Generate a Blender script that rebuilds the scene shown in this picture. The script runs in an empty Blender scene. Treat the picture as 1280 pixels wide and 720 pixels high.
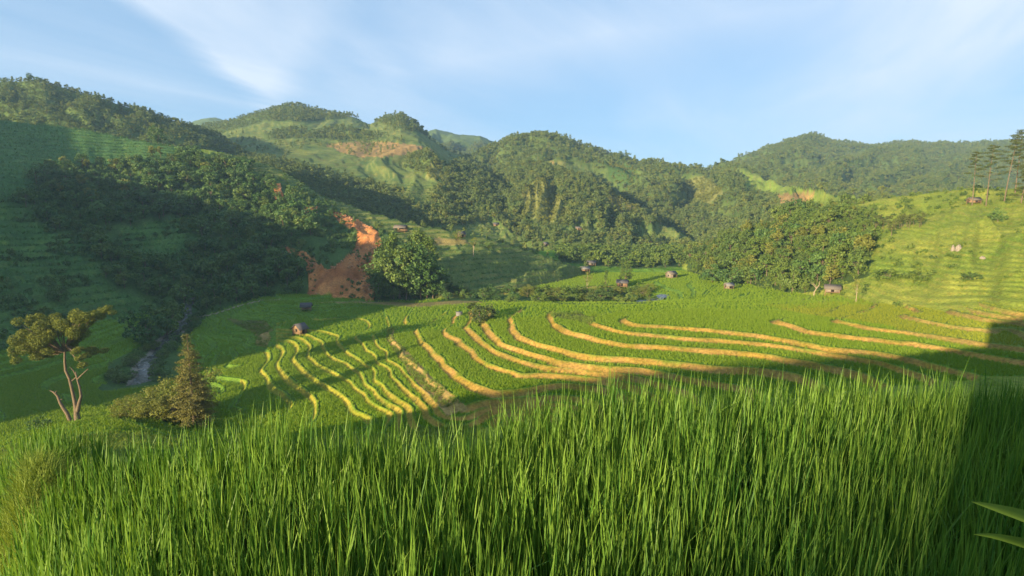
import bpy, math, random
import numpy as np

random.seed(7)
RNG = np.random.default_rng(11)
scene = bpy.context.scene
C = scene.collection

# ------------------------------------------------------------------ camera
PITCH = math.radians(8.0)
HALF = math.radians(42.5)
F = 640.0 / math.tan(HALF)
cam_d = bpy.data.cameras.new("camera")
cam_d.sensor_width = 36.0
cam_d.lens = 18.0 / math.tan(HALF)
cam_d.clip_start = 0.05
cam_d.clip_end = 6000.0
cam = bpy.data.objects.new("camera", cam_d)
C.objects.link(cam)
cam.location = (0, 0, 0)
cam.rotation_euler = (math.radians(90) - PITCH, 0, 0)
scene.camera = cam

# ------------------------------------------------------------------ light
SUN_EL = math.radians(10.5)
SUN_DIR = (0.656, 0.755)          # the way the light travels over the ground
az_from = math.atan2(-SUN_DIR[0], -SUN_DIR[1])     # compass bearing of the sun (from +Y towards +X)
sun_d = bpy.data.lights.new("sun", 'SUN')
sun_d.energy = 4.8
sun_d.angle = math.radians(0.5)
sun_d.color = (1.0, 0.79, 0.50)
sun = bpy.data.objects.new("sun", sun_d)
C.objects.link(sun)
sun.rotation_euler = (math.radians(90) - SUN_EL, 0, math.pi - az_from)

scene.view_settings.view_transform = 'Standard'
scene.view_settings.look = 'None'
scene.view_settings.gamma = 1.0
scene.view_settings.exposure = 1.68
scene.render.resolution_x = 1024
scene.render.resolution_y = 576
scene.cycles.max_bounces = 5
scene.cycles.diffuse_bounces = 2
scene.cycles.glossy_bounces = 1
scene.cycles.transmission_bounces = 2
scene.cycles.transparent_max_bounces = 4
scene.cycles.volume_bounces = 0
scene.cycles.use_denoising = True
try:
    scene.cycles.denoiser = 'OPENIMAGEDENOISE'
except Exception:
    pass


class NT:
    """small helper round a node tree"""
    def __init__(self, tree):
        self.t = tree

    def n(self, typ, **kw):
        nd = self.t.nodes.new(typ)
        for k, v in kw.items():
            if k == 'inp':
                for a, b in v.items():
                    nd.inputs[a].default_value = b
            else:
                setattr(nd, k, v)
        return nd

    def l(self, a, b):
        self.t.links.new(a, b)

    def math(self, op, a, b=None, clamp=False):
        nd = self.n('ShaderNodeMath', operation=op)
        nd.use_clamp = clamp
        for i, v in enumerate((a, b)):
            if v is None:
                continue
            if isinstance(v, (int, float)):
                nd.inputs[i].default_value = v
            else:
                self.l(v, nd.inputs[i])
        return nd.outputs[0]

    def mix(self, fac, a, b, blend='MIX'):
        nd = self.n('ShaderNodeMix', data_type='RGBA', blend_type=blend)
        for sock, v in ((nd.inputs[0], fac), (nd.inputs[6], a), (nd.inputs[7], b)):
            if isinstance(v, (int, float)):
                sock.default_value = v
            elif isinstance(v, tuple):
                sock.default_value = v
            else:
                self.l(v, sock)
        return nd.outputs[2]

    def ramp(self, fac, stops):
        nd = self.n('ShaderNodeValToRGB')
        el = nd.color_ramp.elements
        while len(el) < len(stops):
            el.new(0.5)
        for e, (p, c) in zip(el, stops):
            e.position = p
            e.color = c if len(c) == 4 else (*c, 1)
        self.l(fac, nd.inputs[0])
        return nd.outputs[0]


world = bpy.data.worlds.new("World")
scene.world = world
world.use_nodes = True
wt = NT(world.node_tree)
world.node_tree.nodes.clear()
sky = wt.n('ShaderNodeTexSky', sky_type='NISHITA')
sky.sun_disc = False
sky.sun_elevation = SUN_EL
sky.sun_rotation = az_from % (2 * math.pi)
sky.altitude = 900.0
sky.air_density = 1.0
sky.dust_density = 0.6
sky.ozone_density = 2.2
tc = wt.n('ShaderNodeTexCoord')
sep = wt.n('ShaderNodeSeparateXYZ')
wt.l(tc.outputs['Generated'], sep.inputs[0])
# project the direction onto a cloud sheet far overhead
zc = wt.math('ADD', wt.math('MAXIMUM', sep.outputs[2], 0.0), 0.10)
sx = wt.math('DIVIDE', sep.outputs[0], zc)
sy = wt.math('DIVIDE', sep.outputs[1], zc)
# streak frame of the cirrus: along and across
ca, sa = math.cos(math.radians(62)), math.sin(math.radians(62))
al = wt.math('ADD', wt.math('MULTIPLY', sx, ca), wt.math('MULTIPLY', sy, sa))
ac = wt.math('SUBTRACT', wt.math('MULTIPLY', sx, -sa), wt.math('MULTIPLY', sy, -ca))
cmb = wt.n('ShaderNodeCombineXYZ')
wt.l(wt.math('MULTIPLY', al, 0.35), cmb.inputs[0])
wt.l(wt.math('MULTIPLY', ac, 1.0), cmb.inputs[1])
n1 = wt.n('ShaderNodeTexNoise', inp={'Scale': 0.9, 'Detail': 8.0, 'Roughness': 0.55, 'Distortion': 0.5})
wt.l(cmb.outputs[0], n1.inputs['Vector'])
n2 = wt.n('ShaderNodeTexNoise', inp={'Scale': 0.35, 'Detail': 3.0, 'Roughness': 0.5})
wt.l(cmb.outputs[0], n2.inputs['Vector'])
wisp = wt.ramp(n1.outputs['Fac'], [(0.38, (0, 0, 0)), (0.72, (1, 1, 1))])
big = wt.ramp(n2.outputs['Fac'], [(0.35, (0, 0, 0)), (0.62, (1, 1, 1))])
CLOUD_HOOK = (wisp, big)


def dir_of(px, py):
    xr = (px - 640) / F
    v = (py - 360) / F
    c, s = math.cos(PITCH), math.sin(PITCH)
    d = np.array([xr, c - v * s, -(v * c + s)])
    return d / np.linalg.norm(d)


def band(p0, p1, w_in, w_out, a0, a1):
    """soft streak of cirrus lying along the great circle through two sky directions;
    w_in / w_out: sine of its half width on the two sides; a0..a1 along-range"""
    d0, d1 = dir_of(*p0), dir_of(*p1)
    nrm = np.cross(d0, d1)
    nrm /= np.linalg.norm(nrm)
    t = d1 - d0 * np.dot(d0, d1)
    t /= np.linalg.norm(t)
    dn = wt.n('ShaderNodeVectorMath', operation='DOT_PRODUCT')
    dn.inputs[1].default_value = nrm
    wt.l(tc.outputs['Generated'], dn.inputs[0])
    off = wt.math('ADD', dn.outputs['Value'], wt.math('MULTIPLY', wt.math('SUBTRACT', n1.outputs['Fac'], 0.5), 0.10))
    pos = wt.math('MULTIPLY', wt.math('MAXIMUM', off, 0.0), 1.0 / w_in)
    neg = wt.math('MULTIPLY', wt.math('MAXIMUM', wt.math('MULTIPLY', off, -1.0), 0.0), 1.0 / w_out)
    d = wt.math('ADD', pos, neg)
    prof = wt.math('POWER', wt.math('SUBTRACT', 1.0, wt.math('MINIMUM', d, 1.0)), 1.6)
    da = wt.n('ShaderNodeVectorMath', operation='DOT_PRODUCT')
    da.inputs[1].default_value = t
    wt.l(tc.outputs['Generated'], da.inputs[0])
    m = wt.n('ShaderNodeMapRange', interpolation_type='SMOOTHSTEP')
    wt.l(da.outputs['Value'], m.inputs[0])
    m.inputs[1].default_value = a0
    m.inputs[2].default_value = a1
    return wt.math('MULTIPLY', prof, m.outputs[0])


b1 = band((335, 122), (150, -10), 0.30, 0.030, -0.05, 0.02)
b2 = band((860, 165), (1290, 30), 0.13, 0.15, -0.12, 0.35)
b3 = band((330, 112), (900, 20), 0.10, 0.16, -0.1, 0.25)
soft = wt.math('ADD', wt.math('MULTIPLY', b1, 1.25), wt.math('ADD', wt.math('MULTIPLY', b2, 0.95), wt.math('MULTIPLY', b3, 0.7)))
veil = wt.math('MULTIPLY', wisp, wt.math('ADD', wt.math('MULTIPLY', big, 0.6), 0.22))
cov = wt.math('ADD', wt.math('MULTIPLY', soft, wt.math('ADD', wt.math('MULTIPLY', wisp, 0.55), 0.5)), veil, clamp=True)
bg1 = wt.n('ShaderNodeBackground', inp={'Strength': 0.105})
tint = wt.mix(1.0, sky.outputs[0], (0.92, 1.0, 1.10, 1), 'MULTIPLY')
wt.l(tint, bg1.inputs[0])
bg2 = wt.n('ShaderNodeBackground', inp={'Strength': 0.345, 'Color': (0.80, 0.88, 1.0, 1)})
mixs = wt.n('ShaderNodeMixShader')
wt.l(wt.math('MULTIPLY', cov, 0.85), mixs.inputs[0])
bgv = wt.n('ShaderNodeBackground', inp={'Strength': 1.0, 'Color': (.098, .162, .240, 1)})
mixv = wt.n('ShaderNodeMixShader', inp={0: .80})      # thin even veil of high cloud over the blue
wt.l(bg1.outputs[0], mixv.inputs[1])
wt.l(bgv.outputs[0], mixv.inputs[2])
wt.l(mixv.outputs[0], mixs.inputs[1])
wt.l(bg2.outputs[0], mixs.inputs[2])
wo = wt.n('ShaderNodeOutputWorld')
wt.l(mixs.outputs[0], wo.inputs[0])


# ------------------------------------------------------------------ pixels to places
def ratio(py):
    v = (py - 360) / F
    return (v * math.cos(PITCH) + math.sin(PITCH)) / (math.cos(PITCH) - v * math.sin(PITCH))


def tx(px, py):
    v = (py - 360) / F
    return ((px - 640) / F) / (math.cos(PITCH) - v * math.sin(PITCH))


def at_depth(px, py, D):
    return np.array([tx(px, py) * D, D, -ratio(py) * D])


def at_z(px, py, z):
    return at_depth(px, py, -z / ratio(py))


def to_px(x, y, z):
    c, s = math.cos(PITCH), math.sin(PITCH)
    f = y * c - z * s
    u = z * c + y * s
    f = np.where(f < 0.05, 0.05, f)
    return 640 + F * x / f, 360 - F * u / f


# ------------------------------------------------------------------ noise
def _hash(ix, iy, seed):
    h = (ix.astype(np.int64) * 374761393 + iy.astype(np.int64) * 668265263 + seed * 974711) & 0x7fffffff
    h = ((h ^ (h >> 13)) * 1274126177) & 0x7fffffff
    h = h ^ (h >> 16)
    return (h & 0xffff) / 65535.0


def vnoise(x, y, seed=0):
    ix = np.floor(x)
    iy = np.floor(y)
    fx = x - ix
    fy = y - iy
    fx = fx * fx * fx * (fx * (fx * 6 - 15) + 10)
    fy = fy * fy * fy * (fy * (fy * 6 - 15) + 10)
    a = _hash(ix, iy, seed)
    b = _hash(ix + 1, iy, seed)
    c = _hash(ix, iy + 1, seed)
    d = _hash(ix + 1, iy + 1, seed)
    return (a + (b - a) * fx) * (1 - fy) + (c + (d - c) * fx) * fy


def fbm(x, y, octs=4, seed=0, gain=0.5):
    s = np.zeros_like(x)
    a, tot = 1.0, 0.0
    for o in range(octs):
        s += a * (vnoise(x * 2 ** o + 17.3 * o, y * 2 ** o - 9.1 * o, seed + o) - 0.5)
        tot += a
        a *= gain
    return s / tot * 2.0          # about -1..1


def sstep(a, b, x):
    t = np.clip((x - a) / (b - a), 0, 1)
    return t * t * (3 - 2 * t)


def in_poly(px, py, poly):
    inside = np.zeros(px.shape, bool)
    n = len(poly)
    j = n - 1
    for i in range(n):
        xi, yi = poly[i]
        xj, yj = poly[j]
        if yi != yj:
            cond = ((yi > py) != (yj > py)) & (px < (xj - xi) * (py - yi) / (yj - yi) + xi)
            inside ^= cond
        j = i
    return inside
# ------------------------------------------------------------------ terrain: valley floor from the terrace edges
EDGES = [   # (height of the bank, its run)
    (-39.9, [(270, 472), (280, 459), (293, 454), (303, 461), (306, 476), (298, 496), (284, 513), (268, 524)]),
    (-39.0, [(327, 437), (330, 466), (335, 478), (354, 494), (364, 502), (362, 512), (345, 522)]),
    (-38.3, [(348, 433), (346, 462), (362, 478), (380, 490), (394, 502), (394, 520)]),
    (-37.5, [(364, 427), (366, 447), (382, 468), (403, 482), (427, 494), (441, 516)]),
    (-36.9, [(380, 425), (382, 443), (403, 460), (431, 474), (451, 486), (461, 504), (488, 518)]),
    (-36.4, [(392, 423), (394, 433), (415, 443), (435, 457), (452, 470)]),
    (-35.9, [(423, 421), (427, 433), (443, 447), (467, 462), (463, 472), (484, 492), (504, 508), (512, 518)]),
    (-35.3, [(445, 421), (453, 431), (467, 449), (484, 466), (500, 482), (520, 500)]),
    (-34.9, [(467, 423), (484, 441), (498, 457), (515, 478), (534, 498)]),
    (-34.4, [(488, 417), (500, 438), (514, 457), (534, 471), (552, 492), (580, 512)]),
    (-33.4, [(520, 411), (524, 425), (545, 447), (565, 468), (590, 485), (626, 493), (663, 489)]),
    (-32.6, [(567, 405), (571, 425), (594, 446), (622, 462), (655, 471), (686, 470), (720, 474)]),
    (-31.8, [(586, 405), (594, 425), (618, 441), (647, 452), (679, 461), (716, 464), (760, 469)]),
    (-31.0, [(604, 403), (608, 417), (630, 433), (663, 444), (707, 457), (760, 462), (800, 464)]),
    (-30.0, [(638, 411), (651, 423), (679, 434), (720, 444), (760, 449), (800, 452), (840, 457), (900, 463)]),
    (-28.9, [(691, 403), (708, 416), (740, 425), (774, 431), (820, 434), (867, 438), (915, 441), (961, 446), (1008, 456), (1055, 466)]),
    (-28.0, [(739, 406), (764, 413), (800, 418), (835, 422), (880, 425), (914, 427), (980, 434), (1046, 446), (1102, 455)]),
    (-27.3, [(778, 401), (797, 408), (840, 411), (877, 413), (942, 420), (985, 427), (1036, 438)]),
    (-26.3, [(970, 404), (1008, 415), (1069, 424), (1144, 431), (1200, 440)]),
    (-25.5, [(1046, 401), (1078, 410), (1130, 417), (1172, 422), (1240, 432)]),
    (-24.8, [(1125, 394), (1153, 403), (1196, 410), (1240, 414)]),
    (-24.0, [(1186, 389), (1219, 399), (1280, 406)]),
]
FLOOR = [(30, 455, -40.5), (100, 430, -41), (30, 500, -42), (100, 490, -42.4), (150, 455, -42.4), (-60, 480, -41),
         (180, 470, -44), (200, 440, -43.6), (222, 412, -42.6), (240, 396, -41.2), (230, 455, -42), (240, 490, -42.3),
         (275, 430, -41), (270, 405, -40.3), (255, 420, -41), (300, 392, -36.6), (340, 395, -36), (338, 412, -36.2),
         (312, 425, -40.2), (376, 415, -36.1), (420, 405, -35.6), (450, 395, -35.2), (450, 383, -34.9), (540, 383, -34.0),
         (600, 386, -31.4), (560, 393, -33.2), (520, 400, -34.0), (500, 408, -34.6), (480, 390, -34.9), (640, 393, -30.2),
         (700, 386, -28.8), (760, 393, -27.9), (800, 384, -28.5), (812, 377, -35.5), (830, 372, -34.5), (850, 385, -27.6),
         (900, 385, -27.8), (960, 374, -29), (1000, 392, -26.8), (1050, 385, -26.2), (740, 376, -35), (640, 372, -34.8),
         (560, 374, -34.7), (600, 360, -34), (700, 360, -34), (780, 352, -33.8), (838, 346, -33.4), (840, 360, -33.2),
         (900, 366, -31), (870, 378, -29.2), (720, 322, -29), (860, 322, -30), (780, 335, -33)]
FOOT_L = [(-250, 470, -38), (0, 440, -38.5), (100, 407, -39), (200, 386, -39), (300, 380, -36), (470, 377, -34.6),
          (560, 374, -34.4), (640, 367, -34.2), (700, 352, -34), (745, 342, -33.6)]
FOOT_R = [(860, 340, -33), (900, 350, -32), (960, 362, -30), (1000, 368, -28.5), (1050, 372, -27), (1100, 381, -25.4),
          (1200, 388, -23.4), (1280, 396, -22.6), (1500, 410, -20)]
pts = []
for z, run in EDGES:
    run = np.array(run, float)
    seg = np.hypot(*np.diff(run, axis=0).T)
    s = np.concatenate([[0], np.cumsum(seg)])
    for q in np.linspace(0, s[-1], max(4, int(s[-1] / 17))):
        pts.append(at_z(np.interp(q, s, run[:, 0]), np.interp(q, s, run[:, 1]), z))
for a in FLOOR + FOOT_L + FOOT_R:
    pts.append(at_z(*a))
for t, D, z in [(-1.2, 60, -40), (-1.2, 90, -44), (-.8, 80, -36), (-.5, 80, -36), (-.2, 80, -35.5), (0, 80, -34), (.2, 80, -32.5), (.5, 80, -30),
                (.8, 80, -28), (1.2, 80, -26), (0, 94, -36.4), (.2, 95, -33.6), (.5, 95, -30.5), (.8, 95, -27), (-.5, 97, -39.2),
                (-.75, 97, -37.5), (-.9, 115, -42), (-1.3, 150, -42), (-.2, 60, -26), (.2, 60, -26), (.6, 60, -24), (-.6, 60, -26.5),
                (0, 420, -30), (.3, 420, -30), (-.3, 420, -30), (-.8, 420, -35), (.8, 300, -20), (-1.3, 300, -38)]:
    pts.append(np.array([t * D, D, z]))
pts = np.array(pts)
P2, PZ = pts[:, :2], pts[:, 2]
SC = 100.0


def _phi(d2):
    return np.where(d2 > 1e-12, 0.5 * d2 * np.log(np.maximum(d2, 1e-12)), 0.0)


_n = len(P2)
_d2 = ((P2[:, None] - P2[None]) ** 2).sum(-1) / SC ** 2
_K = _phi(_d2) + np.eye(_n) * 2e-4
_Q = np.c_[np.ones(_n), P2 / SC]
_A = np.zeros((_n + 3, _n + 3))
_A[:_n, :_n] = _K
_A[:_n, _n:] = _Q
_A[_n:, :_n] = _Q.T
_W = np.linalg.solve(_A, np.r_[PZ, 0, 0, 0])


def tps(x, y):
    out = np.empty(len(x))
    gx = np.empty(len(x))
    gy = np.empty(len(x))
    for a in range(0, len(x), 20000):
        b = a + 20000
        dx = (x[a:b, None] - P2[None, :, 0]) / SC
        dy = (y[a:b, None] - P2[None, :, 1]) / SC
        d2 = np.maximum(dx * dx + dy * dy, 1e-12)
        lg = np.log(d2)
        w = _W[:_n]
        out[a:b] = (0.5 * d2 * lg) @ w + _W[_n] + _W[_n + 1] * x[a:b] / SC + _W[_n + 2] * y[a:b] / SC
        q = lg + 1.0
        gx[a:b] = ((q * dx) @ w + _W[_n + 1]) / SC
        gy[a:b] = ((q * dy) @ w + _W[_n + 2]) / SC
    return out, np.hypot(gx, gy)


LV = np.array(sorted([z for z, _ in EDGES] + [-46.5, -45.0, -43.2, -42.2, -41.2, -40.6, -23.2, -22.4]))
TOPS = np.r_[LV[0] - .5, (LV[1:] + LV[:-1]) / 2, LV[-1] + .5]

# ------------------------------------------------------------------ terrain: the hills, each a loft between its lines
# a line is a list of (px, py, depth); the first is the foot, the last the crest
LAYERS = {}


def layer(name, lines, back=0.45, amp=0.0, freq=1.0, seed=0, p=1.0, edge=(None, None)):
    ln = []
    for L in lines:
        a = np.array([[tx(px, py), D, -ratio(py) * D] for px, py, D in L])
        ln.append(a[np.argsort(a[:, 0])])
    LAYERS[name] = dict(lines=ln, back=back, amp=amp, freq=freq, seed=seed, p=p)


def zline(L):
    return [(px, py, -z / ratio(py)) for px, py, z in L]


layer('near_left', [zline(FOOT_L),
                    [(-250, 330, 200), (0, 300, 222), (100, 292, 250), (200, 292, 262), (300, 302, 258), (400, 312, 245), (470, 320, 243),
                     (560, 338, 242), (640, 344, 252), (700, 338, 272), (745, 341.6, 301)],
                    [(-250, 120, 330), (0, 150, 330), (100, 161, 335), (200, 181, 345), (270, 188, 360), (340, 207, 350), (400, 242, 330),
                     (470, 269, 305), (520, 281, 290), (600, 296, 285), (690, 323, 285), (745, 341.3, 301)]], amp=3.5, freq=1.0, seed=3, back=.3)
layer('back_left', [[(-250, 200, 400), (0, 170, 400), (100, 178, 410), (200, 195, 420), (270, 205, 440), (330, 222, 450), (360, 260, 460)],
                    [(-250, 70, 560), (0, 102, 540), (40, 101, 540), (100, 115, 545), (200, 145, 560), (260, 163, 570), (300, 186, 580),
                     (330, 210, 590), (360, 255, 600)]], amp=11, freq=1.3, seed=5)
layer('middle_left', [[(200, 225, 480), (230, 215, 460), (300, 205, 430), (350, 216, 410), (400, 250, 390), (470, 276, 380), (560, 294, 375),
                       (640, 312, 375), (700, 326, 375)],
                      [(200, 200, 700), (230, 185, 700), (300, 178, 650), (350, 188, 600), (440, 184, 620), (500, 189, 600), (540, 195, 580),
                       (600, 222, 560), (640, 250, 540), (700, 320, 420)],
                      [(200, 185, 880), (230, 172, 880), (255, 156, 880), (285, 151, 880), (330, 138, 900), (365, 131, 900), (400, 139, 900),
                       (440, 145, 880), (462, 155, 860), (480, 148, 840), (500, 143, 830), (522, 155, 830), (535, 170, 840),
                       (560, 188, 820), (600, 204, 780), (640, 236, 740), (700, 310, 600)]], amp=7, freq=0.8, seed=8)
layer('bamboo_spur', [[(480, 215, 560), (535, 215, 500), (570, 255, 440), (590, 272, 420), (640, 304, 390), (690, 320, 382)],
                      [(480, 205, 620), (535, 190, 570), (550, 208, 540), (570, 229, 510), (590, 249, 480), (610, 264, 450), (640, 289, 420),
                       (690, 319, 395)]], amp=7, freq=2, seed=9, back=.8)
layer('lit_spur', [[(560, 300, 430), (600, 292, 420), (640, 300, 400), (700, 303, 390), (740, 313, 385), (800, 322, 385), (850, 322, 390), (900, 318, 400)],
                   [(560, 260, 640), (600, 222, 650), (640, 205, 630), (680, 207, 600), (720, 220, 560), (760, 240, 530), (790, 258, 505),
                    (820, 279, 485), (850, 292, 470), (900, 312, 440)]], amp=12, freq=2.2, seed=12, back=.6)
layer('middle', [[(560, 240, 650), (600, 225, 650), (640, 216, 640), (720, 240, 590), (800, 279, 540), (860, 296, 500), (900, 306, 450),
                  (960, 306, 400), (1060, 292, 330), (1150, 280, 320)],
                 [(560, 215, 900), (590, 195, 900), (620, 184, 880), (650, 171, 860), (680, 168, 850), (720, 178, 830), (760, 192, 810),
                  (800, 203, 790), (850, 207, 780), (870, 208, 780), (885, 214, 780), (905, 205, 760), (930, 208, 720), (960, 225, 650),
                  (1000, 238, 560), (1060, 250, 480), (1150, 270, 450)]], amp=24, freq=1.2, seed=15)
layer('far_hills', [[(150, 185, 1100), (520, 200, 1100), (740, 210, 1100)],
                    [(150, 165, 1650), (230, 155, 1650), (262, 146, 1650), (290, 152, 1600), (330, 165, 1600), (500, 175, 1600), (520, 168, 1600),
                     (545, 161, 1600), (575, 168, 1600), (600, 170, 1500), (625, 180, 1500), (660, 195, 1500), (740, 220, 1500)]], amp=12, freq=2, seed=17)
layer('far_right', [[(820, 280, 600), (880, 265, 600), (1000, 262, 570), (1100, 264, 540), (1200, 264, 520), (1300, 264, 520), (1500, 264, 520)],
                    [(820, 250, 900), (900, 226, 900), (1000, 217, 850), (1100, 227, 800), (1280, 227, 800), (1500, 230, 800)],
                    [(820, 245, 1150), (880, 218, 1150), (905, 208, 1150), (930, 197, 1150), (960, 185, 1150), (990, 177, 1150), (1015, 167, 1200),
                     (1040, 175, 1250), (1080, 182, 1250), (1140, 180, 1300), (1200, 181, 1300), (1240, 179, 1300), (1290, 179, 1300),
                     (1500, 183, 1300)]], amp=32, freq=1.3, seed=19)
layer('near_right', [zline(FOOT_R),
                     [(820, 330, 350), (860, 321, 330), (900, 304, 300), (950, 287, 290), (1000, 266, 280), (1060, 258, 265), (1100, 249, 255),
                      (1180, 240, 240), (1220, 234, 225), (1258, 237, 215), (1300, 228, 210), (1500, 190, 200)]], amp=3, freq=1.2, seed=23, back=.3)
LNAMES = list(LAYERS)
LID = {n: i + 1 for i, n in enumerate(LNAMES)}

# unseen high ground behind-left: sun-side silhouette, set to cast the valley shadows
SIL_U = np.array([-900, -500, -411, -395, -353, -300, -240, -205, -190, -181, -170, -160, -154, -148, -140, -100, -92, -80, -70, -54, -17, -6, -0.05, 1.2, 6, 20, 60, 300])
SIL_W = np.array([110, 75, 62, 53, 33, 26, 17, 12, 6, 2.5, -1, -9, -18, -32, -44, -44, -38, -27, -20, -14, -4.2, -3.4, -3.3, 3.2, 6, 10, 20, 40])
TAN = math.tan(SUN_EL)


def field_edge(x, y):
    """distance beyond the edge of the rice plot the viewer looks over (negative inside)"""
    t = np.clip(x / np.maximum(y, 0.5), -2, 2)
    yf = np.interp(t, [-1.2, -.75, -.3, -.12, 0.1, .25, .4, .8, 1.2], [5.0, 4.85, 4.6, 4.6, 5.2, 5.6, 5.75, 5.9, 6.0])
    yf = yf + 0.12 * np.sin(x * 2.1) + 0.08 * np.sin(x * 5.3 + 1)
    front = y - yf
    # left bund: runs from (-3.3, 2.9) to (-3.1, 4.4) and back beside the viewer
    left = -(x + 4.25 + 0.22 * np.sin(y * 1.4))
    return front, left


def near_ground(x, y):
    front, left = field_edge(x, y)
    t = np.clip(x / np.maximum(y, 1.0), -1.5, 1.5)
    slope = np.interp(t, [-1.5, -.5, -.2, .1, .4, 1.5], [.44, .44, .44, .42, .41, .36])
    z0 = -2.62
    f = np.maximum(front, 0)
    lowp = sstep(-.42, -.62, t)           # the lower plot beyond the bund on the left
    z = z0 - 0.75 * sstep(0.0, 0.9, front) - slope * np.maximum(f - 0.8 - 1.5 * lowp, 0)
    l = np.maximum(left, 0)
    z = z + 0.75 * sstep(0.0, 0.9, front) - 0.75 * np.maximum(sstep(0.0, 0.9, front), sstep(0.0, 0.8, left)) - np.interp(l, [0, 3.2, 3.8, 30, 60, 200], [0, 0, .7, 8, 18, 40]) * (1 - sstep(8, 40, y) * .9)
    z = z - np.maximum(-.93 - np.clip(x / np.maximum(y, 1.0), -1.5, 1.5), 0) * np.clip(y, 0, 90) * 1.3
    # small raised bund round the plot
    z = z + 0.18 * np.exp(-((left + .05) / .38) ** 2) + 0.06 * np.exp(-((front + .05) / .18) ** 2)
    # the bank the viewer stands on
    z = z + 0.25 * sstep(1.0, 0.0, y) * sstep(-3, -2, x)
    return z


def height(x, y, full=True):
    """ground height, id of the hill it belongs to (0 = valley and plots), terrace bank 0..1, base height"""
    x = np.asarray(x, float)
    y = np.asarray(y, float)
    r = np.hypot(x, y)
    az = np.arctan2(x, y)
    azc = np.clip(az, -1.0, 1.0)
    Y = r * np.cos(azc)
    t = np.tan(azc)
    over = np.degrees(np.abs(az) - 0.86)
    fade = np.maximum(over, 0)
    z = np.full(x.shape, -42.0)
    bank = np.zeros(x.shape)
    strip = np.zeros(x.shape, bool)
    # valley floor
    m = (Y > 50) & (Y < 460) & (np.abs(az) < 1.25)
    if m.any():
        f, g = tps(x[m], y[m])
        f = np.clip(f, -47, -16)
        f = f + np.where(x[m] < -18, .06, .16) * fbm(x[m] / 9, y[m] / 9, 3, 41) * np.minimum(1, g * 8)
        k = np.searchsorted(LV, f)
        lo = LV[np.clip(k - 1, 0, len(LV) - 1)]
        hi = LV[np.clip(k, 0, len(LV) - 1)]
        g = np.maximum(g, 1e-3)
        top = TOPS[k]
        h = top + 0.12 * (f - top)
        for lev in (lo, hi):
            i = np.searchsorted(LV, lev)
            jump = TOPS[i + 1] - TOPS[i]
            rw = (0.52 * jump + .05 + .20 * sstep(-30, -10, x[m])) * (1 + .45 * fbm(x[m] / 10, y[m] / 10, 2, 44))
            dd = (f - lev) / g
            s = sstep(-rw, rw, dd)
            w = (np.abs(dd) < rw)
            h = np.where(w, TOPS[i] + jump * s + 0.12 * (f - TOPS[i] - jump * s), h)
            # a small raised lip on the upper edge of each bank
            h = h + 0.13 * np.exp(-((dd - rw - .1) / .28) ** 2)
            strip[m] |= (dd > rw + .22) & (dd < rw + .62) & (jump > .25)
            bank[m] = np.maximum(bank[m], np.clip(1.25 - np.abs(dd + .15) / (rw + .15), 0, 1))
        zz = h
        Dm = Y[m]
        keep = sstep(205, 235, Dm)
        zz = zz * (1 - keep * .0)
        z[m] = np.where(np.abs(az[m]) < 1.0, zz, zz - (np.abs(az[m]) - 1.0) * 20)
        z[m] = z[m] * (1 - sstep(400, 460, Dm)) + -38 * sstep(400, 460, Dm)
    # the viewer's own hill
    nm = (r < 130)
    if nm.any():
        zn = near_ground(x[nm], y[nm])
        zn = np.where(y[nm] < 0, np.maximum(zn, -45), zn)
        wb = sstep(55, 88, Y[nm]) * (np.abs(az[nm]) < 1.25)
        bk = sstep(60, 120, r[nm]) * (1 - (np.abs(az[nm]) < 1.25))
        z[nm] = zn * (1 - wb) + z[nm] * wb
        z[nm] = z[nm] * (1 - bk) - 42.0 * bk
        bank[nm] *= wb
    base = z.copy()
    lid = np.zeros(x.shape, int)
    if full:
        for name in LNAMES:
            Lr = LAYERS[name]
            ln = Lr['lines']
            tmin = max(a[0, 0] for a in ln)
            tmax = min(a[-1, 0] for a in ln)
            tc_ = np.clip(t, tmin, tmax)
            out = np.maximum(tmin - t, 0) + np.maximum(t - tmax, 0)
            Ds = [np.interp(tc_, a[:, 0], a[:, 1]) for a in ln]
            Zs = [np.interp(tc_, a[:, 0], a[:, 2]) for a in ln]
            # smooth the corners of the crest line a little with noise instead
            hz = Zs[0] - np.maximum(Ds[0] - Y, 0) * 0.9
            for q in range(len(ln) - 1):
                s = (Y - Ds[q]) / np.maximum(Ds[q + 1] - Ds[q], 1.0)
                seg = Zs[q] + (Zs[q + 1] - Zs[q]) * np.clip(s, 0, 1)
                hz = np.where(s > 0, seg, hz)
            bkd = np.maximum(Y - Ds[-1], 0)
            hz = np.where(bkd > 0, Zs[-1] - Lr['back'] * bkd * bkd / (bkd + 25), hz)
            S = np.clip((Y - Ds[0]) / np.maximum(Ds[-1] - Ds[0], 1.0), 0, 1.3)
            if Lr['amp'] > 0:
                fr = Lr['freq'] * 9
                wob = 0.35 * fbm(x / 160, y / 160, 2, Lr['seed'] + 50)
                nz = fbm(t * fr + wob * 3, S * 1.2 + wob, 4, Lr['seed'])
                rid = 1 - 2 * np.abs(nz)
                hz = hz + Lr['amp'] * (rid - 0.45) * 1.2 * np.sin(np.pi * np.clip(S, 0, 1)) ** 0.8
                hz = hz + 0.22 * Lr['amp'] * fbm(x / 22, y / 22, 3, Lr['seed'] + 9) * np.clip(S * 4, 0, 1)
            hz = hz - out * np.maximum(Ds[-1], 50) * 0.9 - fade * 3.0
            up = hz > z
            z = np.where(up, hz, z)
            lid = np.where(up, LID[name], lid)
    # unseen high ground behind the viewer, shaped by that silhouette to cast shade
    u = x * SUN_DIR[1] - y * SUN_DIR[0]
    d = x * SUN_DIR[0] + y * SUN_DIR[1]
    w = np.interp(u, SIL_U, SIL_W)
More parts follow.
